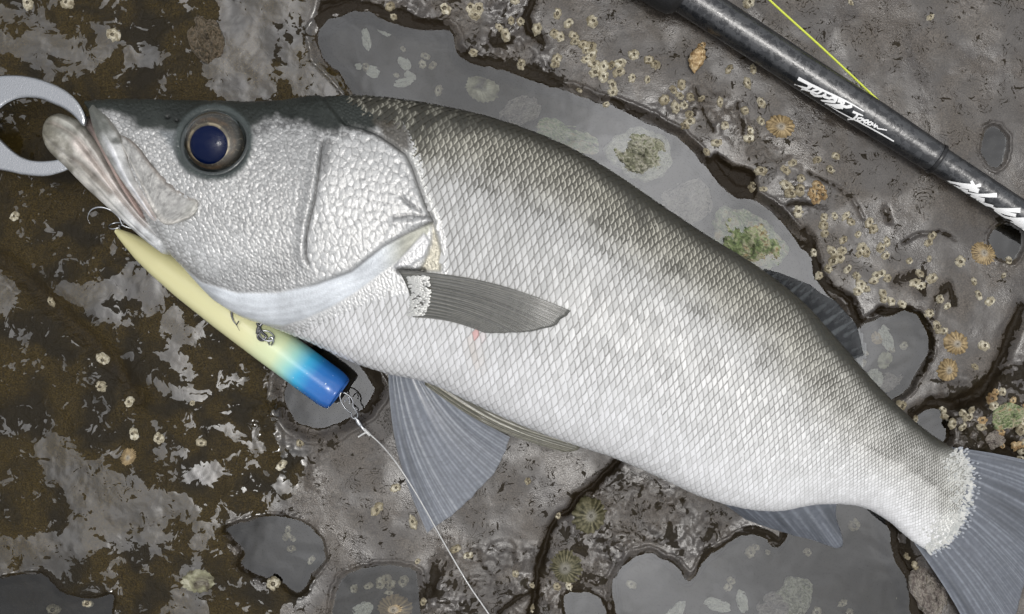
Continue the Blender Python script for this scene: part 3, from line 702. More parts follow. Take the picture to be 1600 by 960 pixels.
def lowjaw_c(px, py, a, b):
    n = fbm(px, py, 12, 301, 3); c = np.tile([.17, .16, .125], (len(px), 1))
    c = mixc(c, smooth(.12, .5, a+.25*n), (.40, .385, .35)); c = mixc(c, smooth(.5, .85, a), (.56, .57, .57)); c = mixc(c, .6*smooth(.55, .95, b)*smooth(.6, .2, a), (.10, .095, .07))
    d = pl_dist(px, py, [(112,247),(128,258),(150,280),(172,300)]); q = np.exp(-(d/5)**2)
    c = mixc(c, .8*q, (.13, .11, .09))
    d2 = pl_dist(px, py, [(120,222),(150,258),(190,305),(225,345)]); c = mixc(c, .7*np.exp(-(d2/8)**2), (.66, .58, .54))
    c = mixc(c, .8*np.exp(-(np.hypot(px-105, py-200)/16)**2), (.42, .42, .38))
    e_ = smooth(.04, .16, a)*smooth(1.0, .8, a)
    lip = np.exp(-((b-.74)/.13)**2)*e_; gr = np.exp(-((b-.40)/.12)**2)*e_; gr2 = np.exp(-((b+.52)/.08)**2)*e_
    c = mixc(c, .55*gr, (.17, .14, .12)); c = mixc(c, .35*gr2, (.20, .19, .18)); c = mixc(c, .45*lip*smooth(.2, .5, a), (.52, .50, .47))
    c *= (1+.5*n)[:, None]
    return -.0022*q + .0012*np.exp(-(d2/6)**2) + .0006*n + .0020*lip - .0022*gr - .0012*gr2, c
loft('lower_jaw', [(72,190),(97,179),(133,197),(163,237),(200,298),(238,345),(275,372)], [(68,208),(79,236),(106,263),(141,298),(186,338),(230,376),(268,404)],
     [.050,.050,.050,.049,.048,.047,.045], [.007,.011,.012,.012,.013,.016,.020], lowjaw_c, fish, gloss=.25, power=.5, nv=90, nu=110)
def inner_c(px, py, a, b):
    n = fbm(px, py, 9, 331, 3); c = np.tile([.36, .27, .24], (len(px), 1)); c = mixc(c, smooth(.5, .0, a), (.035, .03, .027)); return .0004*n, c*(1+.3*n)[:, None]
loft('mouth_lining', [(140,178),(165,205),(185,240),(205,285),(235,335)], [(136,200),(155,225),(175,260),(200,302),(232,348)], [.052]*5, [.012,.014,.016,.018,.018], inner_c, fish, 40, 20, gloss=.1)
def premax_c(px, py, a, b):
    n = fbm(px, py, 10, 311, 3); c = np.tile([.15, .155, .14], (len(px), 1))
    c = mixc(c, smooth(.2, .6, a+.2*n), (.46, .46, .45)); c = mixc(c, smooth(.6, .95, a), (.60, .54, .51))
    c = mixc(c, .8*np.exp(-((b+.15)/.25)**2)*smooth(.2, .5, a), (.66, .67, .70)); c = mixc(c, .5*smooth(.6, .95, b), (.22,.2,.17)); c = mixc(c, .5*smooth(-.6, -.95, b), (.22,.2,.17))
    return .0006*np.cos(b*6)+.0004*n, c*(1+.4*n)[:, None]
zp = [.056]+[fish_top(a, b, .056) for a, b in ((170,200),(188,235),(204,278),(224,312),(245,343))]
loft('premaxilla', [(160,159),(180,196),(197,224),(214,276),(234,312),(249,342)], [(139,164),(150,207),(167,243),(188,278),(214,314),(242,349)],
     [z*.97 for z in zp], [.010,.010,.009,.0075,.006,.005], premax_c, fish, gloss=.25)
def max_c(px, py, a, b):
    n = fbm(px, py, 8, 321, 3); n2 = fbm(px, py, 2.6, 325, 2); c = np.tile([.33, .325, .31], (len(px), 1))
    c = mixc(c, smooth(.55, .9, b), (.20, .18, .16)); c = mixc(c, .7*smooth(-.55, -.95, b), (.60, .57, .52)); c = mixc(c, .7*smooth(.80, .97, a), (.55, .54, .49))
    return .0016*smooth(.55, .95, np.abs(b))+.0012*smooth(.85, .96, a)+.0006*n2, c*(1+.5*n+.5*n2)[:, None]
zm = [fish_top(a, b, .06) for a, b in ((193,215),(214,250),(236,285),(256,312),(281,330),(309,328))]
loft('maxilla', [(188,209),(214,226),(240,258),(267,285),(299,304),(313,317)], [(190,222),(214,272),(231,308),(245,338),(264,352),(306,338)],
     [z*.98 for z in zm], [.004,.005,.0055,.0055,.005,.004], max_c, fish, gloss=.35)

# eye ---------------------------------------------------------------
def dome(cx, cy, z, rx, ry, hgt, flat=0., n=48, m=18, r0=0.):
    c = P(cx, cy, z); V = []; k = (1-z/H)/S
    for i in range(m+1):
        r = r0 + (1-r0)*i/m
        for q in range(n):
            a = 2*math.pi*q/n; V.append((c.x+rx*k*r*math.cos(a), c.y+ry*k*r*math.sin(a), z + hgt*(math.sqrt(max(0, 1-r*r)) - flat)))
    F = [list(map(int, f)) for f in grid_faces(m+1, n, True)]
    if r0 == 0: pass
    return np.array(V), F
zh = fish_top(335, 223, .08)
def mat_iris():
    t = NT('iris'); r = t.attr('rad'); p = t.objco(); n = t.noise(500, 4, 1.0, p); n2 = t.noise(120, 3, .6, p)
    c = ramp_col(t, r, [(.58, (.16, .13, .09)), (.64, (.34, .28, .19)), (.69, (.045, .032, .02)), (.80, (.08, .05, .028)), (.9, (.035, .033, .028)), (.99, (.03, .032, .03))])
    c = t.mix(t.math('MULTIPLY', t.ss(n2, .36, .58), .75), c, (.020, .017, .013)); c = t.mix(t.math('MULTIPLY', t.ss(n, .55, .72), .35), c, (.30, .26, .19))
    return t.done(t.pr(Base__Color=c, Roughness=.4, Metallic=.1))
def mat_cornea():
    t = NT('cornea'); tr = t.n('ShaderNodeBsdfTransparent'); tr.inputs[0].default_value = (.95, .96, .95, 1)
    gl = t.n('ShaderNodeBsdfGlossy', Roughness=.07); fr = t.n('ShaderNodeFresnel', IOR=1.22)
    return t.done(t.mixs(fr.outputs[0], tr.outputs[0], gl.outputs[0]))
M['iris'] = mat_iris(); M['cornea'] = mat_cornea()
M['pupil'] = simple('pupil_blue', (.0015, .006, .034), .3, ior=1.12); M['socket'] = simple('eye_rim', (.030, .037, .036), .28, bump=(500, .0006), coat=.4)
V, F = dome(335, 223, zh-.0125, 52, 50, .008, 0., r0=.02); eye_me = mesh_np('eye', put(V, fish), [f[::-1] for f in F], [M['iris']])
attr_f(eye_me, 'rad', np.hypot((V[:, 0]-P(329, 226, zh-.012).x)*S/.92/50, (V[:, 1]-P(329, 226, zh-.012).y)*S/.92/48))
eye = obj('eye', eye_me, fish)
V, F = dome(328, 226, zh-.0075, 32, 32, .0048, 0., r0=.01, m=10); obj('pupil', mesh_np('pupil', put(V, fish), [f[::-1] for f in F], [M['pupil']]), eye)
V, F = dome(335, 222, zh-.0108, 51, 48, .0135, 0., r0=.005, m=22); obj('cornea', mesh_np('cornea', put(V, fish), [f[::-1] for f in F], [M['cornea']]), eye)
an = np.linspace(0, 2*math.pi, 72, endpoint=False); k = (1-zh/H)/S; cc = P(335, 223, zh)
zr = np.array([fish_top(335+56*math.cos(a), 223-53*math.sin(a), zh) for a in an])
ring = np.stack([cc.x+53*k*np.cos(an)*(1+.015*np.cos(3*an)), cc.y+51*k*np.sin(an), zr-.0008], -1)
ring = np.r_[ring, ring[:1]]
V, F = tube(ring, .0018, 10, False); obj('eye_rim', mesh_np('eye_rim', put(V, fish), F, [M['socket']]), eye)

# fins ----------------------------------------------------------------
def fin(name, root, outer, zroot, zouter, mat, rays=18, nb=46, bend=0., ridge=.0006, thick=.0007, ragged=2.0, sag=0., curve=0., conform=None, seed=1, wav=.0):
    na = rays*16+1; rt = resample(root, na); ot = resample(outer, na); a = np.linspace(0, 1, na); b = np.linspace(0, 1, nb)
    rg = np.random.default_rng(seed)
    jag = np.interp(a*rays, np.arange(rays+1), rg.normal(0, 1, rays+1))*ragged + .15*ragged*np.cos(a*rays*2*math.pi)
    d = ot-rt; ln = np.linalg.norm(d, axis=1)[:, None]; ot = ot + d/ln*jag[:, None]
    d = ot-rt; perp = np.stack([-d[:, 1], d[:, 0]], 1)
    PX = rt[:, None, :] + d[:, None, :]*b[None, :, None] + perp[:, None, :]*(curve*np.sin(math.pi*b))[None, :, None]
    zr = np.interp(a, np.linspace(0, 1, len(np.atleast_1d(zroot))), np.atleast_1d(zroot)); zo = np.interp(a, np.linspace(0, 1, len(np.atleast_1d(zouter))), np.atleast_1d(zouter))
    Z = zr[:, None]*(1-b)+zo[:, None]*b + sag*np.sin(math.pi*b)[None, :]
    if conform is not None:
        Z = np.array([[conform(PX[i, j_, 0], PX[i, j_, 1]) for j_ in range(nb)] for i in range(0, na, 16)])
        Z = np.stack([np.interp(a, a[::16], Z[:, j_]) for j_ in range(nb)], 1) + (.0012+.001*b)[None, :]
    knots = np.r_[0, np.cumsum(rg.uniform(.6, 1.4, rays))]; knots = knots/knots[-1]*rays
    fr = np.interp(a*rays, knots, np.arange(rays+1)); split = smooth(.30, .5, b)[None, :]; sp2 = smooth(.55, .75, b)[None, :]
    w1 = np.cos(fr*2*math.pi)[:, None]*.5+.5; w2 = np.cos(fr*4*math.pi)[:, None]*.5+.5; w3 = np.cos(fr*8*math.pi)[:, None]*.5+.5
    ray = w1**2*(1-split) + split*((.25*w1+.75*w2)*(1-sp2) + sp2*(.2*w1+.3*w2+.5*w3))
    ray = ray*(.55+.45*np.interp(fr, np.arange(rays*3+1)/3, rg.random(rays*3+1)))[:, None]
    foldv = np.interp(a, np.linspace(0, 1, rays//2+2), rg.normal(0, 1, rays//2+2))
    foldv = np.convolve(np.r_[[foldv[0]]*12, foldv, [foldv[-1]]*12], np.ones(25)/25, 'valid')
    Z = Z + ridge*ray*(1-.55*b)[None, :] + wav*foldv[:, None]*np.sin(b*math.pi*.75)[None, :]
    stv = np.clip(np.interp(fr, np.arange(rays*2+1)/2, rg.random(rays*2+1)**4*1.5), 0, 1)[:, None]*np.exp(-((b-.55)/.35)**2)[None, :]
    X, Y = W(PX[..., 0], PX[..., 1], Z)
    V1 = np.stack([X, Y, Z], -1).reshape(-1, 3); V2 = V1-np.array([0, 0, thick]); n1 = len(V1)
    F1 = grid_faces(na, nb); i0 = np.arange(na-1)*nb; i1 = i0+nb-1; jj = np.arange(nb-1); je = (na-1)*nb+jj
    sides = np.r_[np.stack([i0, i0+nb, i0+nb+n1, i0+n1], -1), np.stack([i1, i1+n1, i1+nb+n1, i1+nb], -1), np.stack([jj, jj+n1, jj+1+n1, jj+1], -1), np.stack([je, je+1, je+1+n1, je+n1], -1)]
    V = np.r_[V1, V2]; F = np.r_[F1[:, ::-1], F1+n1, sides]
    me = mesh_np(name, put(V, fish), F, [mat]); two = lambda q: np.r_[q.ravel(), q.ravel()]
    attr_f(me, 'ray', two(ray)); attr_f(me, 'streak', two(np.broadcast_to(stv, ray.shape))); attr_f(me, 'span', two(np.broadcast_to(b[None, :], ray.shape)))
    return obj(name, me, fish)
fin('tail_fin', [(1470,697),(1488,716),(1494,745),(1490,785),(1476,815),(1452,842),(1428,848)], [(1700,748),(1690,790),(1650,840),(1612,885),(1596,930),(1582,985),(1545,1050)],
    [.022,.024,.026,.026,.025,.023,.020], [.012,.014,.014,.014,.014,.010,.006], M['fin_tail'], 19, 70, ragged=2.5, ridge=.0005, curve=-.03, seed=3, wav=.0016)
fin('pelvic_fin', [(606,572),(620,577),(635,580),(650,580),(664,578)], [(668,835),(700,812),(740,770),(778,734),(793,680)], [.020,.024,.027,.028,.030], [.004,.005,.007,.010,.014],
    M['fin_pelvic'], 9, 70, ragged=3, ridge=.0005, sag=.004, curve=.06, seed=5, wav=.0022)
fin('pelvic_fin', [(672,574),(664,588),(664,602)], [(892,676),(907,702),(878,706)], [.034,.032,.030], [.026,.024,.022], M['fin_olive'], 4, 50, ragged=1, ridge=.001, curve=.058, seed=6)
fin('anal_fin', [(1132,788),(1180,794),(1230,790),(1275,783),(1308,780)], [(1165,812),(1215,830),(1270,845),(1316,853),(1305,806)], [.026,.028,.030,.028,.026], [.010,.008,.008,.008,.014],
    M['fin_tail'], 10, 40, ragged=2, ridge=.0005, seed=7, wav=.0015)
fin('dorsal_fin', [(1188,425),(1225,452),(1262,488),(1298,530),(1328,565)], [(1198,418),(1244,434),(1298,464),(1334,504),(1347,556)], [.046,.046,.044,.040,.038], [.040,.034,.028,.026,.028],
    M['fin_dark'], 9, 34, ragged=2, ridge=.0006, seed=8, wav=.001)
fin('pectoral_fin', [(622,422),(632,440),(640,460),(643,480),(645,496)], [(893,486),(880,498),(862,510),(815,520),(755,520)], 0, 0, M['fin_pect'], 14, 44, ragged=1.5, ridge=.0003, curve=-.05,
    conform=lambda a, b: fish_top(a, b, .09), seed=9)
# scaly white base of the pectoral fin: small plates, one part
VV, FFs = [], []
for i in range(260):
    t_ = random.random(); w_ = random.random()
    a = 636+34*w_*(1-.3*t_)+6*math.sin(t_*3); b = 432+62*t_
    z = fish_top(a, b, .09)+.0028+.0015*math.sin(w_*3.1); c = P(a, b, z); r_ = random.uniform(.0008, .0014); an0 = random.uniform(-.5, .9)
    base = len(VV)
    VV.append((c.x, c.y, c.z+.0003))
    for q in range(8):
        g = 2*math.pi*q/8; lx, ly = r_*1.3*math.cos(g), r_*.8*math.sin(g)
        VV.append((c.x+lx*math.cos(an0)-ly*math.sin(an0), c.y+lx*math.sin(an0)+ly*math.cos(an0), c.z-.0003+.0004*math.cos(g)))
    FFs += [[base, base+1+q, base+1+(q+1) % 8] for q in range(8)]
M['pale'] = simple('pale_scale', (.46, .46, .44), .3, .25)
obj('fin_base_scales', mesh_np('fin_base_scales', put(np.array(VV), fish), FFs, [M['pale']]), fish, kind='stuff')

VV, FFs, MI = [], [], []
tb_c = resample([(1494,702),(1512,722),(1518,748),(1514,785),(1502,818),(1486,842),(1452,864)], 200)
for i in range(900):
    k_ = random.randrange(200); o_ = random.triangular(-40, 15, -8)
    if random.random() > .55+.45*math.sin(k_*.21)*math.sin(k_*.067+1): o_ *= .4
    t0 = tb_c[min(199, k_+1)]-tb_c[max(0, k_-1)]; t0 /= np.linalg.norm(t0)+1e-9
    a, b = tb_c[k_] + np.array([t0[1], -t0[0]])*(o_ if t0[1] > 0 else o_)
    z = max(fish_top(a, b, 0.0), .0246-.00004*max(o_, 0))+.0004; c = P(a, b, z); r_ = random.uniform(.0008, .0013)*(1-.015*max(o_, 0)); an0 = math.atan2(-(b-770), a-1380)+random.uniform(-.12, .12)
    base = len(VV); VV.append((c.x, c.y, c.z+.0002))
    for q in range(8):
        g = 2*math.pi*q/8; lx, ly = r_*1.35*math.cos(g), r_*.8*math.sin(g)
        VV.append((c.x+lx*math.cos(an0)-ly*math.sin(an0), c.y+lx*math.sin(an0)+ly*math.cos(an0), c.z-.0001+.0003*math.cos(g)))
    FFs += [[base, base+1+q, base+1+(q+1) % 8] for q in range(8)]; MI += [1 if o_ > random.uniform(-3, 8) else 0]*8
M['pale_tail2'] = simple('tail_fin_scale', (.27, .285, .31), .45, .05, var=(260, (.22, .24, .27)))
M['pale_tail'] = simple('tail_base_scale', (.44, .44, .415), .45, .1, var=(260, (.31, .32, .31)))
obj('tail_base_scales', mesh_np('tail_base_scales', put(np.array(VV), fish), FFs, [M['pale_tail'], M['pale_tail2']], True, MI), fish, kind='stuff')

# ------------------------------------------------------------------ fish gripper
def plate(name, pts, z0, z1, mat, parent, bev=.0024, tilt=None):
    bm = bmesh.new(); zf = tilt or (lambda a, b: 0)
    vs = [bm.verts.new(P(a, b, z1)+Vector((0, 0, zf(a, b)))) for a, b in pts]; f = bm.faces.new(vs)
    if f.normal.z < 0: f.normal_flip()
    r = bmesh.ops.extrude_face_region(bm, geom=[f]); vv_ = [g for g in r['geom'] if isinstance(g, bmesh.types.BMVert)]
    bmesh.ops.translate(bm, verts=vv_, vec=(0, 0, z1-z0)); 
    for v_ in bm.verts: v_.co.z -= (z1-z0)
    bmesh.ops.recalc_face_normals(bm, faces=bm.faces)
    for v_ in bm.verts: v_.co -= parent.location
    me = bpy.data.meshes.new(name); bm.to_mesh(me); bm.free(); me.materials.append(mat)
    o = obj(name, me, parent); b = o.modifiers.new('bevel', 'BEVEL'); b.width = bev; b.segments = 3; b.limit_method = 'ANGLE'
    return o
grip = thing('fish_gripper', 'shiny metal ring gripper clamped on the lower jaw of the fish', 'fish gripper', loc=P(0, 196, 0))
outer_t = [(-60,150),(-40,128),(-15,118),(20,116),(50,120),(78,129),(102,141),(120,156),(131,172),(137,188),(135,200)]
inner_t = [(128,196),(120,186),(110,177),(97,169),(83,163),(66,156),(50,153),(33,153),(20,156),(4,164),(-10,177),(-16,196),(-60,196)]
plate('upper_jaw_arm', [tuple(q) for q in resample(outer_t, 40)]+[tuple(q) for q in resample(inner_t[:-1], 40)]+[(-60,196)], .060, .0655, M['metal'], grip, tilt=lambda a, b: .00004*(a-40))
outer_b = [(-60,240),(-40,255),(-15,263),(10,268),(33,273),(67,276),(90,272),(108,265),(124,252)]
inner_b = [(116,238),(93,248),(70,251),(50,250),(33,245),(20,237),(5,224),(-10,208),(-16,197),(-60,197)]
plate('lower_jaw_arm', [tuple(q) for q in resample(outer_b, 40)]+[tuple(q) for q in resample(inner_b[:-1], 40)]+[(-60,197)], .0480, .0535, M['metal'], grip, tilt=lambda a, b: .00003*(a-40))
V, F = tube([P(-50, 196, .042), P(-50, 196, .070)], .008, 20); obj('pivot', mesh_np('pivot', put(V, grip), F, [M['metal_dark']], False), grip)
V, F = tube([P(-45, 196, .052), P(-90, 196, .05), P(-150, 197, .045), P(-330, 200, .03)], [.012, .016, .018, .017], 20); obj('handle', mesh_np('handle', put(V, grip), F, [M['rubber']]), grip)

# ------------------------------------------------------------------ lure
def mat_lure():
    t = NT('lure_paint'); a = t.attr('along'); p = t.objco(); n = t.noise(60, 2, .3, p)
    s_ = t.math('ADD', a, t.math('MULTIPLY', t.math('SUBTRACT', n, .5), .03))
    c = ramp_col(t, s_, [(.0, (.56, .52, .27)), (.60, (.66, .64, .37)), (.74, (.60, .68, .42)), (.80, (.30, .58, .52)), (.85, (.04, .36, .60)), (.90, (.02, .16, .46)), (1.0, (.018, .10, .36))])
    sp = t.ss(t.noise(420, 2, .0, p), .72, .76); c = t.mix(t.math('MULTIPLY', sp, t.ss(a, .75, .82)), c, (.55, .7, .75))
    return t.done(t.pr(Base__Color=c, Roughness=.22, IOR=1.45, Coat__Weight=.4, Coat__Roughness=.05, Normal=t.bump(t.noise(300, 2, 0, p), .0003, .3)))
M['lure'] = mat_lure()
lure = thing('fishing_lure', 'cream pencil lure with a blue tail under the chin of the fish', 'lure', loc=P(360, 490, 0))
la, lb = np.array([181., 360.]), np.array([529., 616.]); m = 90; tt = np.linspace(0, 1, m)
rp = np.interp(tt, [0, .02, .06, .12, .2, .32, .5, .7, .9, .965, .985, 1], [3.5, 7, 12, 18.5, 23.5, 28, 31, 32, 32, 32, 30.5, 28])
zc = .0030 + np.interp(tt, [0, .2, .5, 1], [.006, .0125, .0158, .0160])
n = 32; V = []; dirv = (lb-la)/np.linalg.norm(lb-la); perp = np.array([-dirv[1], dirv[0]])
for i in range(m):
    c = la+(lb-la)*tt[i]; r_ = rp[i]/S*(1-zc[i]/H); x, y = W(c[0], c[1], zc[i])
    for q in range(n):
        g = 2*math.pi*q/n; facet = 1+.018*math.cos(8*g)*float(smooth(.72, .85, tt[i]))
        o_ = perp*math.cos(g)*r_*facet
        V.append((x+o_[0], y-o_[1], zc[i]+math.sin(g)*r_*facet))
V = np.array(V); F = [list(map(int, f)) for f in grid_faces(m, n, True)]
# scooped tail face
end = V[-n:]; cen = end.mean(0); d3 = np.array([dirv[0], -dirv[1], 0])
ins = cen+(end-cen)*.55-d3*.002; nV = len(V); V = np.r_[V, ins, [cen-d3*.006]]
F += [[nV-n+q, nV-n+(q+1) % n, nV+(q+1) % n, nV+q] for q in range(n)] + [[nV+q, nV+(q+1) % n, nV+n] for q in range(n)] + [list(range(n))[::-1]]
lme = mesh_np('body', put(V, lure), F, [M['lure']]); attr_f(lme, 'along', np.r_[np.repeat(tt, n), np.ones(n+1)]); obj('body', lme, lure)
def wire(name, pts, rad, mat, parent, n=120, tubes=8, taper=None):
    q = resample(np.array([tuple(P(*p)) for p in pts]), n); r_ = np.full(n, rad)
    if taper: r_ = rad*np.clip((1-np.linspace(0, 1, n))/taper, .12, 1)
    V, F = tube(q, r_, tubes); return obj(name, mesh_np(name, put(V, parent), F, [mat]), parent)
wire('hook', [(432,492,.034),(410,486,.036),(392,478,.0385),(384,472,.0385),(374,472,.0385),(366,478,.038),(362,488,.037),(364,500,.0365),(370,509,.0365),(374,517,.0368)], .0013, M['metal_dark'], lure, taper=.35)
wire('barb', [(369,508,.0368),(372,504,.0385),(373,502,.039)], .0005, M['metal_dark'], lure, 12)
wire('hook_shank', [(438,480,.034),(415,500,.036),(404,512,.037),(402,522,.038)], .0013, M['metal_dark'], lure, 40)
wire('hook_eye', [(402,505,.0365),(405,515,.037),(403,527,.0375),(410,532,.0385),(416,526,.0385),(409,519,.038),(404,508,.037)], .0011, M['metal_dark'], lure, 60)
an = np.linspace(0, 6.6, 40)
wire('split_ring', [(417+11*math.cos(a)-2*math.sin(a), 525+7*math.sin(a)+4*math.cos(a), .0382+.0016*math.sin(a)) for a in an], .00065, M['metal'], lure, 120)
wire('hanger', [(424,540,.034),(427,534,.038),(424,527,.039),(419,532,.038),(421,539,.034)], .0008, M['metal'], lure, 40)
an = np.linspace(0, 6.6, 40)
wire('split_ring', [(180+10*math.cos(a), 353+4.5*math.sin(a)-2*math.cos(a), .011+.003*math.sin(a)) for a in an], .0006, M['metal'], lure, 100)
wire('rear_hook', [(205,357,.010),(192,352,.012),(186,340,.014),(172,328,.016),(155,324,.017),(142,329,.016),(137,341,.014),(141,350,.013)], .0008, M['metal'], lure, taper=.3)
wire('rear_hook', [(186,352,.008),(190,365,.007),(200,378,.006),(196,392,.005)], .0011, M['metal_dark'], lure)
# snap, swivel and leader line
lead = thing('leader_line', 'clear leader line with a wire snap tied to the blue lure tail', 'fishing line', loc=P(600, 700, 0))
zs = .018
wire('snap', [(533,613,zs),(531,620,zs),(534,630,zs-.001),(541,640,zs-.002),(549,646,zs-.004),(549,651,zs-.005),(555,655,zs-.006),(559,649,zs-.005),(556,642,zs-.003),(552,636,zs-.002),(551,627,zs-.001),(546,619,zs),(538,614,zs+.001),(533,613,zs)], .00055, M['metal'], lead, 140)
wire('snap_gate', [(538,628,zs),(545,621,zs+.001),(546,631,zs)], .0004, M['metal'], lead, 40)
V, F = tube(resample(np.array([tuple(P(*p)) for p in [(554,652,.0125),(558,656,.012),(560,660,.0115),(566,668,.011),(569,672,.011)]]), 12), [.0008,.001,.0013,.0019,.002,.002,.0019,.0018,.0012,.0016,.0016,.0010], 12)
obj('swivel', mesh_np('swivel', put(V, lead), F, [M['metal']]), lead)
wire('knot', [(569,671,.0115),(572,674,.012),(575,677,.0118),(578,680,.011)], .0013, M['line'], lead, 20)
wire('tag_end', [(574,675,.012),(566,679,.012),(560,683,.011)], .0007, M['line'], lead, 20)
gz = lambda a, b, d=.0012: max(ground_z(a, b)+d, -.003)
lp = [(572,674,.011),(585,685,.009),(600,700,.013),(618,722,.021),(640,755,.022),(665,797,.016),(690,842,.008),(712,880,.004),(735,918,.004),(768,966,.004),(830,1060,.003)]
wire('line', lp, .00055, M['line'], lead, 200)

# ------------------------------------------------------------------ rod
def mat_rod():
    t = NT('rod_blank'); p = t.objco(); n = t.noise(170, 3, .4, p); n2 = t.noise(420, 2, .2, p)
    wet = t.ss(n, .50, .53); dots = t.ss(n2, .60, .64)
    ro = t.math('ADD', .34, t.math('MULTIPLY', wet, -.10)); ro = t.math('SUBTRACT', ro, t.math('MULTIPLY', dots, .06))
    io = t.math('SUBTRACT', 1.9, t.math('MULTIPLY', t.math('MAXIMUM', wet, dots), .26))
    return t.done(t.pr(Base__Color=(.012, .013, .015), Roughness=ro, IOR=io, Normal=t.bump(n2, .0006, .3)))
M['rod'] = mat_rod()
rod = thing('fishing_rod', 'black fishing rod with white script lettering laid across the rock', 'fishing rod', loc=P(1350, 170, 0))
ra, rb = np.array([1100., 12.]), np.array([1600., 337.]); RT = [-.6, 0, .35, .55, .70, .715, .73, .74, .76, 1, 1.5]; RR = [27, 26.5, 25.3, 24.6, 22.6, 22.6, 21.6, 20.2, 19.8, 19.0, 17.5]
def rod_r(t): return np.interp(t, RT, RR)/S*1.06
def rod_c(t): c = ra+(rb-ra)*t; z = .0155; return np.array(P(c[0], c[1], z))
rt_ = np.r_[np.linspace(-.45, .69, 60), np.linspace(.695, .77, 24), np.linspace(.78, 1.45, 40)]
V, F = tube([rod_c(t) for t in rt_], [rod_r(t) for t in rt_], 40); obj('blank', mesh_np('blank', put(V, rod), F, [M['rod']]), rod)
fr_t = np.array([-.6, -.2, -.10, -.075, -.062, -.055]); fr_r = np.array([44, 44, 43.5, 41, 35, 27])/S
V, F = tube([rod_c(t)+np.array([0, 0, .004]) for t in fr_t], fr_r, 36); obj('foregrip', mesh_np('foregrip', put(V, rod), F, [M['rubber']]), rod)
V, F = tube([rod_c(t) for t in (.722, .7265, .731, .735)], [rod_r(.70)+.0001, rod_r(.70)+.0006, rod_r(.70)+.0006, rod_r(.74)+.0001], 36)
M['collar'] = simple('collar_black', (.008, .008, .009), .3); obj('collar', mesh_np('collar', put(V, rod), F, [M['collar']]), rod)
# raised keel strip along the lower side of the blank
def on_rod(px, py, lift=.0003):
    z = .028
    for _ in range(8):
        x, y = W(px, py, z); a = rod_c(0); b = rod_c(1); d = (b-a)[:2]; L = np.linalg.norm(d); d /= L
        rel = np.array([x-a[0], y-a[1]]); t = rel@d/L; off = rel@np.array([-d[1], d[0]]); r_ = rod_r(t)+lift
        off = np.clip(off, -r_*.985, r_*.985)
        z = .0155 + math.sqrt(max(r_*r_-off*off, 0))
    p = a[:2]+d*L*t + np.array([-d[1], d[0]])*off
    return np.array([p[0], p[1], z])
def stroke(pts, w0, w1, org, sc):
    """one pen stroke as a ribbon wrapped on the blank"""
    q = np.array([(org[0]+a/sc, org[1]+b/sc) for a, b in pts], float); q = np.concatenate([np.linspace(q[i], q[i+1], 5, endpoint=(i == len(q)-2)) for i in range(len(q)-1)])
    t = np.gradient(q, axis=0); t /= np.linalg.norm(t, axis=1)[:, None]+1e-9; nn = np.stack([-t[:, 1], t[:, 0]], 1)
    w = 1.35*np.linspace(w0, w1, len(q))/sc/2; V = []
    for k in range(len(q)):
        for s_ in (-1, -.33, .33, 1): V.append(on_rod(*(q[k]+nn[k]*w[k]*s_)))
    V = np.array(V); F = [list(map(int, f)) for f in grid_faces(len(q), 4)]
    nrm = np.cross(V[F[0][1]]-V[F[0][0]], V[F[0][2]]-V[F[0][0]])
    if nrm[2] < 0: F = [f[::-1] for f in F]
    return V, F
o1, s1 = (1220, 100), 7.385
strokes1 = [([(200,168),(330,235),(480,305),(700,405),(820,465),(960,548)], 30, 8), ([(330,235),(345,262),(300,285),(220,262),(150,243)], 34, 8),
 ([(230,295),(330,312),(420,345),(470,320),(440,292),(370,305),(345,335),(390,370),(480,375)], 16, 20), ([(480,375),(520,350),(500,380),(560,400),(620,380)], 22, 22),
 ([(460,425),(540,432),(620,440),(640,400),(600,385)], 14, 34), ([(500,462),(600,478),(690,480),(730,440),(660,420)], 14, 36), ([(690,480),(760,500),(810,490),(800,470)], 20, 34), ([(560,470),(640,505),(720,508)], 12, 22),
 ([(550,490),(680,560),(800,622),(900,670),(1050,750),(1180,822),(1305,895)], 10, 12), ([(830,552),(890,575),(950,600)], 22, 10), ([(890,575),(870,612),(830,640),(765,645)], 20, 12),
 ([(940,625),(890,625),(880,655),(920,660),(950,630),(950,665)], 13, 13), ([(970,640),(960,690),(975,650),(1010,650),(1000,680),(970,680)], 12, 14), ([(1050,670),(1010,675),(1005,700),(1035,705),(1060,680),(1060,712)], 13, 13), ([(1075,725),(1090,690),(1080,735),(1110,710),(1115,745),(1225,765)], 14, 10)]
V, F = join(*[stroke(*s_, o1, s1) for s_ in strokes1]); obj('lettering', mesh_np('lettering', put(V, rod), F, [M['white_ink']]), rod)
o2, s2 = (1450, 260), 8.727
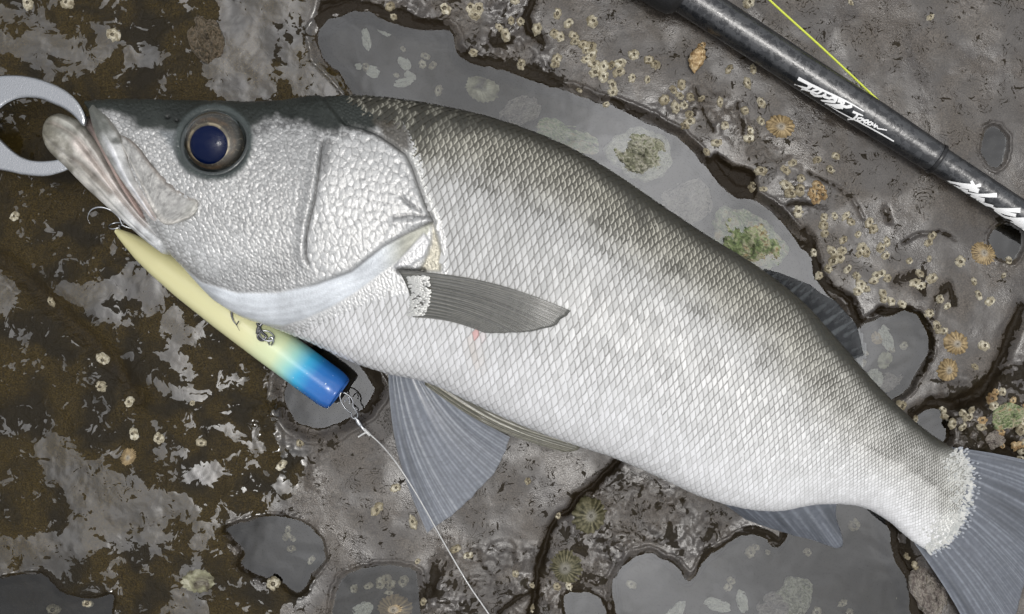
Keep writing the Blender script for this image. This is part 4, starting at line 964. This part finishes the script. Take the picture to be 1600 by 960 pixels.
strokes2 = [([(215,200),(330,225),(480,255),(620,275)], 10, 44), ([(590,200),(610,240),(640,290)], 28, 36), ([(720,255),(670,270),(620,285)], 34, 30), ([(430,285),(560,300),(640,310),(690,340)], 16, 44), ([(690,345),(630,335),(560,325)], 40, 20),
 ([(230,215),(330,265),(440,320),(540,352)], 8, 40), ([(420,340),(540,365),(680,395),(820,400),(940,395)], 8, 46), ([(570,408),(650,425),(770,462)], 20, 34), ([(650,460),(720,480),(770,462)], 34, 24), ([(690,480),(760,510),(830,530),(890,545)], 20, 24), ([(755,520),(850,550),(950,590)], 20, 16),
 ([(890,580),(1000,590),(1130,600),(1260,602)], 20, 50), ([(930,600),(1060,640),(1200,672)], 30, 36), ([(900,590),(950,625),(1010,690)], 26, 24), ([(1000,680),(1120,715),(1220,725),(1330,725)], 20, 40), ([(1110,700),(1190,760),(1250,770),(1330,765)], 24, 30),
 ([(1080,750),(1180,785),(1330,820)], 8, 40), ([(1160,790),(1230,830),(1330,880)], 30, 36), ([(1330,725),(1420,760),(1520,800)], 40, 30), ([(1330,880),(1430,920),(1560,960)], 36, 20)]
V, F = join(*[stroke(*s_, o2, s2) for s_ in strokes2]); obj('lettering', mesh_np('lettering', put(V, rod), F, [M['white_ink']]), rod)
bl = thing('braided_line', 'thin yellow green braided line running behind the rod', 'fishing line', loc=P(1280, 70, 0))
wire('line', [(1120,-80,.030),(1200,-2,.026),(1290,80,.021),(1372,157,.0155),(1400,182,.012)], .00085, M['yline'], bl, 60, 8)

# ------------------------------------------------------------------ barnacles and shells
def barn_mesh(seed, mat):
    rg = np.random.default_rng(seed); n = 24; an = np.linspace(0, 2*math.pi, n, endpoint=False)
    ph = rg.uniform(0, 6.28); hs_ = rg.uniform(.62, 1.15); lob = .95+.17*np.abs(np.cos(3*an+ph))+.08*rg.normal(0, 1, n)+.14*np.cos(2*an+rg.uniform(0, 6))
    prof = [(1.10, -.25), (1.0, .05), (.84, .36), (.62, .60), (.46*hs_, .68), (.36*hs_, .62), (.27*hs_, .44)]
    V = []
    for k, (r, z) in enumerate(prof):
        j = lob if k < 4 else 1+.12*np.cos(2*an+ph)+.03*rg.normal(0, 1, n)
        zz = z + (.05*rg.normal(0, 1, n) if 1 < k < 6 else 0) + (.08*np.cos(6*an+ph) if k in (3, 4) else 0)
        V.append(np.stack([r*j*np.cos(an), r*j*np.sin(an), np.broadcast_to(zz, (n,))], -1))
    V = np.concatenate(V); m = len(prof); nV = len(V)
    F = [list(map(int, f)) for f in grid_faces(m, n, True)]
    # operculum plates: a low ridge across the mouth
    V = np.r_[V, [[.05, 0, .44]]]; F += [[(m-1)*n+q, (m-1)*n+(q+1) % n, nV] for q in range(n)]
    mi = [0]*((m-2)*n) + [1]*n + [1]*n
    return mesh_np('barnacle', V, [f[::-1] if False else f for f in F], [mat, M['barn_hole']], True, mi)
BM = [barn_mesh(s_, M['barn']) for s_ in range(7)]; BT = [barn_mesh(20+s_, M['barn_tan']) for s_ in range(3)]
def barn(px, py, r, label, group, tan=False):
    z = ground_z(px, py); k = r/S
    o = obj('barnacle', random.choice(BT if tan else BM), label=label, category='barnacle', group=group)
    p = P(px, py, z); o.location = p; e = random.uniform(.85, 1.15); o.scale = (k*e, k/e, k*random.uniform(.75, 1.0)); o.rotation_euler = (random.uniform(-.18, .18), random.uniform(-.18, .18), random.uniform(0, 6.28))
top_b = [(610,10,7),(615,26,5),(695,14,9),(735,12,8),(748,14,9),(742,24,8),(780,43,6),(790,55,8),(799,33,6),(813,34,6),(840,45,8),(871,22,7),(889,36,7),(926,34,9),(866,52,7),(876,58,7),(897,57,7),(898,66,6),(911,70,7),(924,72,7),(915,79,6),(924,87,8),(916,93,7),(928,100,8),(943,104,8),(930,113,9),(943,120,8),(955,103,6),(969,99,8),(967,113,8),(988,122,6),(990,86,8),(957,133,7),(957,145,7),(947,163,5),(814,101,7),(870,92,7),(867,101,6),(740,82,6),(804,1,6),(905,141,4)]
rock_b = [(1014,94,7),(1024,101,7),(1012,125,5),(1139,108,6),(1177,108,6),(1168,130,7),(1065,132,7),(1052,141,6),(1039,157,8),(1062,150,6),(1079,152,6),(1056,169,8),(1069,165,6),(1097,154,5),(1125,160,6),(1077,179,6),(1078,190,7),(1070,197,7),(1164,173,6),(1189,160,7),(1133,196,6),(1189,190,6),(1172,204,6),(1170,217,7),(1120,223,7),(1104,237,5),(1306,244,6),(1277,250,6),(1297,265,6),(1239,255,6),(1227,266,7),(1229,290,8),(1236,303,8),(1250,297,8),(1252,279,6),(1189,267,8),(1177,292,8),(1193,296,5),(1247,331,8),(1287,340,6),(1287,352,7),(1289,365,6),(1304,337,5),(1322,337,6),(1330,347,6),(1341,366,5),(1170,5,8),(1329,4,4),(1454,27,5)]
tan_b = [(1277,290,7),(1269,300,7),(1285,304,8),(1275,312,7),(1283,293,6),(1096,72,6)]
right_b = [(1358,348,7),(1364,358,7),(1456,369,6),(1451,379,6),(1318,375,6),(1301,394,8),(1311,402,9),(1302,408,8),(1316,392,7),(1294,420,6),(1347,388,8),(1354,394,7),(1343,396,6),(1376,388,7),(1386,378,6),(1384,400,6),(1272,394,6),(1421,408,5),(1452,405,4),(1456,435,8),(1437,427,6),(1429,442,8),(1438,447,7),(1338,431,6),(1369,431,6),(1365,440,6),(1377,428,6),(1387,435,6),(1345,444,7),(1341,455,7),(1352,451,6),(1379,458,6),(1381,467,6),(1393,471,6),(1409,475,6),(1325,420,6),(1280,431,6),(1500,409,8),(1576,408,6),(1568,431,4),(1529,461,6),(1548,471,7),(1522,440,5),(1469,468,6),(1480,479,5),(1452,490,7),(1464,511,8),(1474,517,6),(1537,540,8),(1523,573,5),(1408,634,8),(1474,639,6),(1476,649,6),(1483,653,6),(1489,662,7),(1430,656,5)]
left_b = [(177,55,10),(44,6,9),(105,5,9),(23,338,7),(80,472,6),(161,562,9),(158,604,8),(202,628,7),(209,678,8),(248,685,8),(315,692,7),(469,692,6),(300,630,4),(439,727,7)]
botl_b = [(450,829,6),(446,840,5),(457,841,5),(455,857,6),(487,877,7),(427,912,9),(137,943,7),(84,952,9)]
bot_b = [(619,762,7),(589,796,9),(645,815,8),(825,752,5),(731,868,6),(712,858,7),(652,877,4),(553,920,6),(575,916,6),(594,912,8),(604,905,8),(610,914,7),(630,908,8),(608,926,5),(805,897,5),(661,941,5),(872,805,5),(833,952,6),(870,916,6),(889,916,6),(831,915,4)]
pool_b = [(1172,863,8),(1180,855,6),(1262,863,6),(1200,863,4),(986,913,7),(1142,908,6),(1138,918,6),(1334,821,9),(1405,935,5),(1316,943,6),(1327,958,6),(1276,956,7),(1419,868,6),(1432,883,7)]
pool2_b = [(1350,552,5),(1349,568,5),(1393,546,5),(1412,540,6),(572,105,6),(665,88,6),(660,101,6),(676,103,6),(685,142,7),(620,118,4),(630,77,4)]
for L, lab, grp, tn in ((top_b, 'small pale barnacle on grey rock above the long tide pool', 'barnacles above the long tide pool', False),
    (rock_b, 'small cream barnacle on grey rock beside the black rod', 'barnacles beside the rod', False),
    (tan_b, 'orange tan barnacle in a tight cluster on grey rock', 'orange tan barnacles', True),
    (right_b, 'cream barnacle on the flat rock behind the dorsal fin', 'barnacles behind the dorsal fin', False),
    (left_b, 'cream barnacle on dark brown wet rock', 'barnacles on the brown rock', False),
    (botl_b, 'whitish barnacle in a shallow puddle on the brown rock', 'barnacles in the brown rock puddles', False),
    (bot_b, 'small barnacle on grey rock beside the pelvic fin and leader line', 'barnacles beside the pelvic fin', False),
    (pool_b, 'pale barnacle in the pool below the anal fin', 'barnacles in the pool below the anal fin', False),
    (pool2_b, 'pale barnacle under water in a pool behind the fish', 'submerged barnacles behind the fish', False)):
    for a, b, r in L:
        nb_ = sum(1 for a2, b2, r2 in L if (a2, b2) != (a, b) and math.hypot(a-a2, b-b2) < 1.25*(r+r2))
        size = 'tiny ' if r <= 5 else 'large ' if r >= 8 else ''
        state = 'in a cluster' if nb_ >= 3 else 'touching one neighbour' if nb_ == 1 else 'between two neighbours' if nb_ == 2 else 'standing alone'
        l2 = size + lab.replace('barnacle', 'barnacle '+state, 1).replace('small ', '').replace(' in a tight cluster', '')
        barn(a, b, r*1.02, l2, grp, tn)
rr_ = random.Random(4)
for i in range(46):
    a = rr_.uniform(1500, 1605); b = rr_.uniform(570, 725)
    if b < 640-(a-1500)*.55 or (a < 1530 and b > 690): continue
    r_ = rr_.uniform(4.5, 8); tn = rr_.random() < .25
    barn(a, b, r_, ('large ' if r_ > 6.8 else 'small ' if r_ < 5.6 else '') + ('orange tan' if tn else 'cream') + ' barnacle in the dense crust above the tail fin', 'barnacle crust above the tail fin', tn)

def limpet_mesh(seed, mat, ribs=22, high=.55, jag=.10):
    rg = np.random.default_rng(seed); n = ribs*4; an = np.linspace(0, 2*math.pi, n, endpoint=False)
    rib = np.cos(an*ribs); out = 1+.10*np.cos(an-.4)+.05*np.cos(2*an+1)+jag*.4*rib*(.5+.5*np.cos(an*2.0+seed))+.05*rg.normal(0, 1, n); V = []
    rs = [1.0, .94, .8, .62, .44, .28, .14, .05]
    for k, r in enumerate(rs):
        z = high*(1-r**1.35) + (.038*rib*(.6+.4*np.cos(an*3+seed)) + .05*np.cos(an*2+seed))*r + .02*math.sin(k*5) + .012*rg.normal(0, 1, n)*r
        if k == 0: z = z-.12
        V.append(np.stack([out**(1 if r > .5 else .4)*r*np.cos(an)+.12*(1-r), out**(1 if r > .5 else .4)*r*np.sin(an), np.broadcast_to(z, (n,))], -1))
    V = np.concatenate(V); nV = len(V); V = np.r_[V, [[.12, 0, high*1.0]]]; m = len(rs)
    F = [list(map(int, f)) for f in grid_faces(m, n, True)] + [[(m-1)*n+q, (m-1)*n+(q+1) % n, nV] for q in range(n)]
    me = mesh_np('limpet', V, F, [mat]); amp = .6+.4*np.cos(an*3+seed)
    attr_f(me, 'rib', np.r_[np.concatenate([(.5+.5*rib*amp)*min(1, r*2.2) + .5*(1-min(1, r*2.2)) for r in rs]), [.8]]); attr_f(me, 'rr', np.r_[np.repeat(rs, n), [0]])
    return me
def limpet(px, py, r, label, mat, seed, ecc=1.0, ribs=20, high=.5, rot=None, name='limpet', cat='limpet'):
    z = ground_z(px, py); o = obj(name, limpet_mesh(seed, mat, ribs, high), label=label, category=cat); o.location = P(px, py, z)
    o.scale = (r/S, r/S*ecc, r/S); o.rotation_euler = (0.05, -.06, random.uniform(0, 6) if rot is None else rot)
limpet(1217, 199, 22, 'tan ribbed limpet with spiky edge near the rod lettering', M['limpet'], 1, .9, 17)
limpet(1537, 395, 18, 'smooth tan oval limpet beside a small puddle by the rod', M['limpet'], 2, 1.15, 26, .4)
limpet(1492, 538, 19, 'yellowish ribbed limpet on the edge of the flat rock', M['limpet'], 3, 1.05, 15)
limpet(1480, 577, 21, 'brown ribbed limpet touching the yellowish limpet below it', M['limpet'], 4, .8, 15, .6)
limpet(924, 806, 26, 'dark weed covered limpet at the head of the rock crack', M['limpet_green'], 5, 1.2, 16, .6)
limpet(881, 884, 28, 'green grey ribbed limpet beside the dark rock crack', M['limpet_green'], 6, 1.08, 24, .6)
limpet(306, 910, 26, 'grey crusted limpet on brown rock between two puddles', M['oyster'], 7, .78, 13, .5, 0.2)
limpet(201, 716, 14.5, 'smooth round cream limpet on the brown rock', M['limpet'], 8, .85, 30, .45)

limpet(748, 138, 31, 'ribbed pale limpet under water above the fish back', M['oyster'], 10, .75, 22, .3, -.3)
limpet(1369, 527, 11, 'star shaped yellow limpet under water behind the dorsal fin', M['limpet'], 11, 1, 9, .35)
limpet(614, 950, 27, 'brown limpet half out of the puddle below the pelvic fin', M['limpet'], 12, .8, 19, .5, 0)
limpet(1383, 565, 14, 'round pale limpet under water in the pool behind the fish', M['oyster'], 13, .9, 14, .3)

def oyster(px, py, rx, ry, rot, label, seed, hi=.3, mat='oyster', lift=0., name='oyster', cat='oyster'):
    """irregular layered shell: stacked growth plates with a frilled rim"""
    rg = np.random.default_rng(seed); n = 72; an = np.linspace(0, 2*math.pi, n, endpoint=False)
    low = sum(rg.normal(0, .15/k_)*np.cos(k_*an+rg.uniform(0, 6)) for k_ in range(1, 7))
    V = []; m = 14
    for k_ in range(m):
        r = 1-k_/(m-.6); fr = 1+low*(.4+.6*r)+.12*np.abs(np.cos(an*2.5+seed))*(r > .6)*(1 if k_ % 3 else .4)+.05*np.cos(an*rg.integers(5, 12)+rg.uniform(0, 6))+.02*rg.normal(0, 1, n)
        z = hi*(1-r**1.6) + (.06 if k_ % 3 == 1 else 0) + .09*np.cos(2*an+seed+r*4)*(1-r*.4) + .06*np.cos(5*an+2*seed+r*9)*r + .025*rg.normal(0, 1, n)
        if k_ == 0: z = z-.25
        V.append(np.stack([r*fr*np.cos(an)+.16*(1-r), r*fr*np.sin(an)-.1*(1-r), z], -1))
    V = np.concatenate(V); nV = len(V); V = np.r_[V, [[.17, -.1, hi]]]
    F = [list(map(int, f)) for f in grid_faces(m, n, True)] + [[(m-1)*n+q, (m-1)*n+(q+1) % n, nV] for q in range(n)]
    o = obj(name, mesh_np(name, V, F, [M[mat]]), label=label, category=cat)
    o.location = P(px, py, ground_z(px, py)+lift); o.scale = (rx/S, ry/S, (rx+ry)/2/S); o.rotation_euler = (0, 0, rot)
def mat_oy(name, a, b, c, d):
    t = NT(name); p = t.objco(); n = t.noise(2.6, 4, 1.6, p); n2 = t.noise(9, 4, .5, p)
    col = ramp_col(t, n, [(.30, a), (.45, b), (.56, c), (.68, d)]); col = t.mix(t.math('MULTIPLY', t.ss(n2, .52, .66), .6), col, (.05, .045, .03))
    return t.done(t.pr(Base__Color=col, Roughness=.4, Normal=t.bump(n2, .06, .5)))
M['oy1'] = mat_oy('oyster_cream', (.10,.105,.06), (.30,.30,.21), (.46,.44,.36), (.20,.22,.12))
M['oy2'] = mat_oy('oyster_green', (.06,.08,.04), (.22,.28,.12), (.42,.41,.28), (.33,.25,.12))
M['oy3'] = mat_oy('oyster_pink', (.08,.065,.055), (.20,.17,.15), (.32,.29,.25), (.14,.12,.09))
M['oy5'] = mat_oy('oyster_brown', (.02,.015,.008), (.07,.052,.028), (.16,.125,.085), (.05,.038,.02))
M['oy4'] = mat_oy('shell_white', (.40,.40,.34), (.55,.55,.48), (.66,.66,.58), (.48,.46,.36))
oyster(998, 241, 50, 40, -.3, 'cream oyster shell breaking the pool surface beside the fish back', 1, .50, 'oy1', .0075)
oyster(1168, 378, 62, 46, -.7, 'green and cream layered oyster in the pool beside the fish back', 2, .46, 'oy2', .0055)
oyster(1065, 312, 44, 34, .5, 'tan oyster under water between the cream and green oysters', 3, .2, 'oy3')
oyster(880, 215, 48, 26, -.3, 'dull olive oyster under water against the fish back', 4, .2, 'oy2')
oyster(812, 172, 34, 22, .4, 'dull pinkish oyster under water near the ribbed limpet', 5, .2, 'oy3')
oyster(1240, 930, 30, 33, .6, 'greenish oyster in the pool below the anal fin', 6, .4, 'oy1')
oyster(1215, 945, 34, 22, .2, 'pink grey shell beside the greenish oyster below the anal fin', 7, .3, 'oy3')
oyster(1400, 600, 24, 20, .4, 'pink shell under water against the fish back', 8, .3, 'oy3')
oyster(1362, 592, 18, 15, .4, 'small grey ring shell under water against the fish back', 18, .3, 'oy4')
oyster(1452, 930, 26, 40, .2, 'tan rocky oyster wedged in the gap under the tail fin', 9, .5, 'oy3')
oyster(1320, 520, 14, 24, .5, 'pinkish shell beside the tip of the dorsal fin', 10, .3, 'oy3')
oyster(1575, 650, 26, 20, .4, 'green crusted oyster among barnacles above the tail fin', 12, .5, 'oy2')
oyster(1545, 690, 24, 16, .2, 'purple grey oyster among barnacles above the tail fin', 13, .5, 'oy3')
oyster(322, 62, 27, 36, .3, 'rough dark brown oyster on wet rock above the fish eye', 71, .35, 'oy5')
oyster(566, 953, 18, 12, .8, 'tan shell chip in the puddle below the pelvic fin', 14, .3, 'oy4')
for i, (a, b, rx, ry, ro) in enumerate([(632,98,13,8,-.8),(641,118,10,7,-.5),(582,112,13,9,-.5),(560,104,6,5,0),(630,128,16,7,.2),(572,62,7,18,.2),(600,50,13,5,-.5),(1055,955,22,9,.7),(1120,945,22,10,-.3),(1160,940,9,18,.2),(1385,530,10,22,.4)]):
    oyster(a, b, rx, ry, ro, 'small white shell fragment on the pool floor under water', 40+i, .25, 'oy4', name='shell_fragment', cat='shell')
    COL.objects[-1]['group'] = 'white shell fragments in the pools'
# orange snail on the rock below the rod grip
t_ = np.linspace(0, 1, 26); V = []; n = 20
sn = thing('sea_snail', 'orange tan pointed sea snail on rock beside the rod grip', 'sea snail', loc=P(1089, 93, ground_z(1089, 93)))
for i, t in enumerate(t_):
    r_ = (15*math.sin(math.pi*min(1, t*1.02))**.7*(1-.25*t)+.8)/S*(1+.07*math.cos(t*26)); c = P(1090-6*t+2, 72+42*t, ground_z(1089, 93)+.004)
    for q in range(n): g = 2*math.pi*q/n; V.append((c.x+r_*math.cos(g)*.95, c.y+.0008*math.cos(g), c.z+r_*math.sin(g)*.8))
F = [list(map(int, f)) for f in grid_faces(26, n, True)] + [list(range(n))[::-1], [25*n+q for q in range(n)]]
obj('shell', mesh_np('shell', put(np.array(V), sn), F, [M['barn_tan']]), sn)
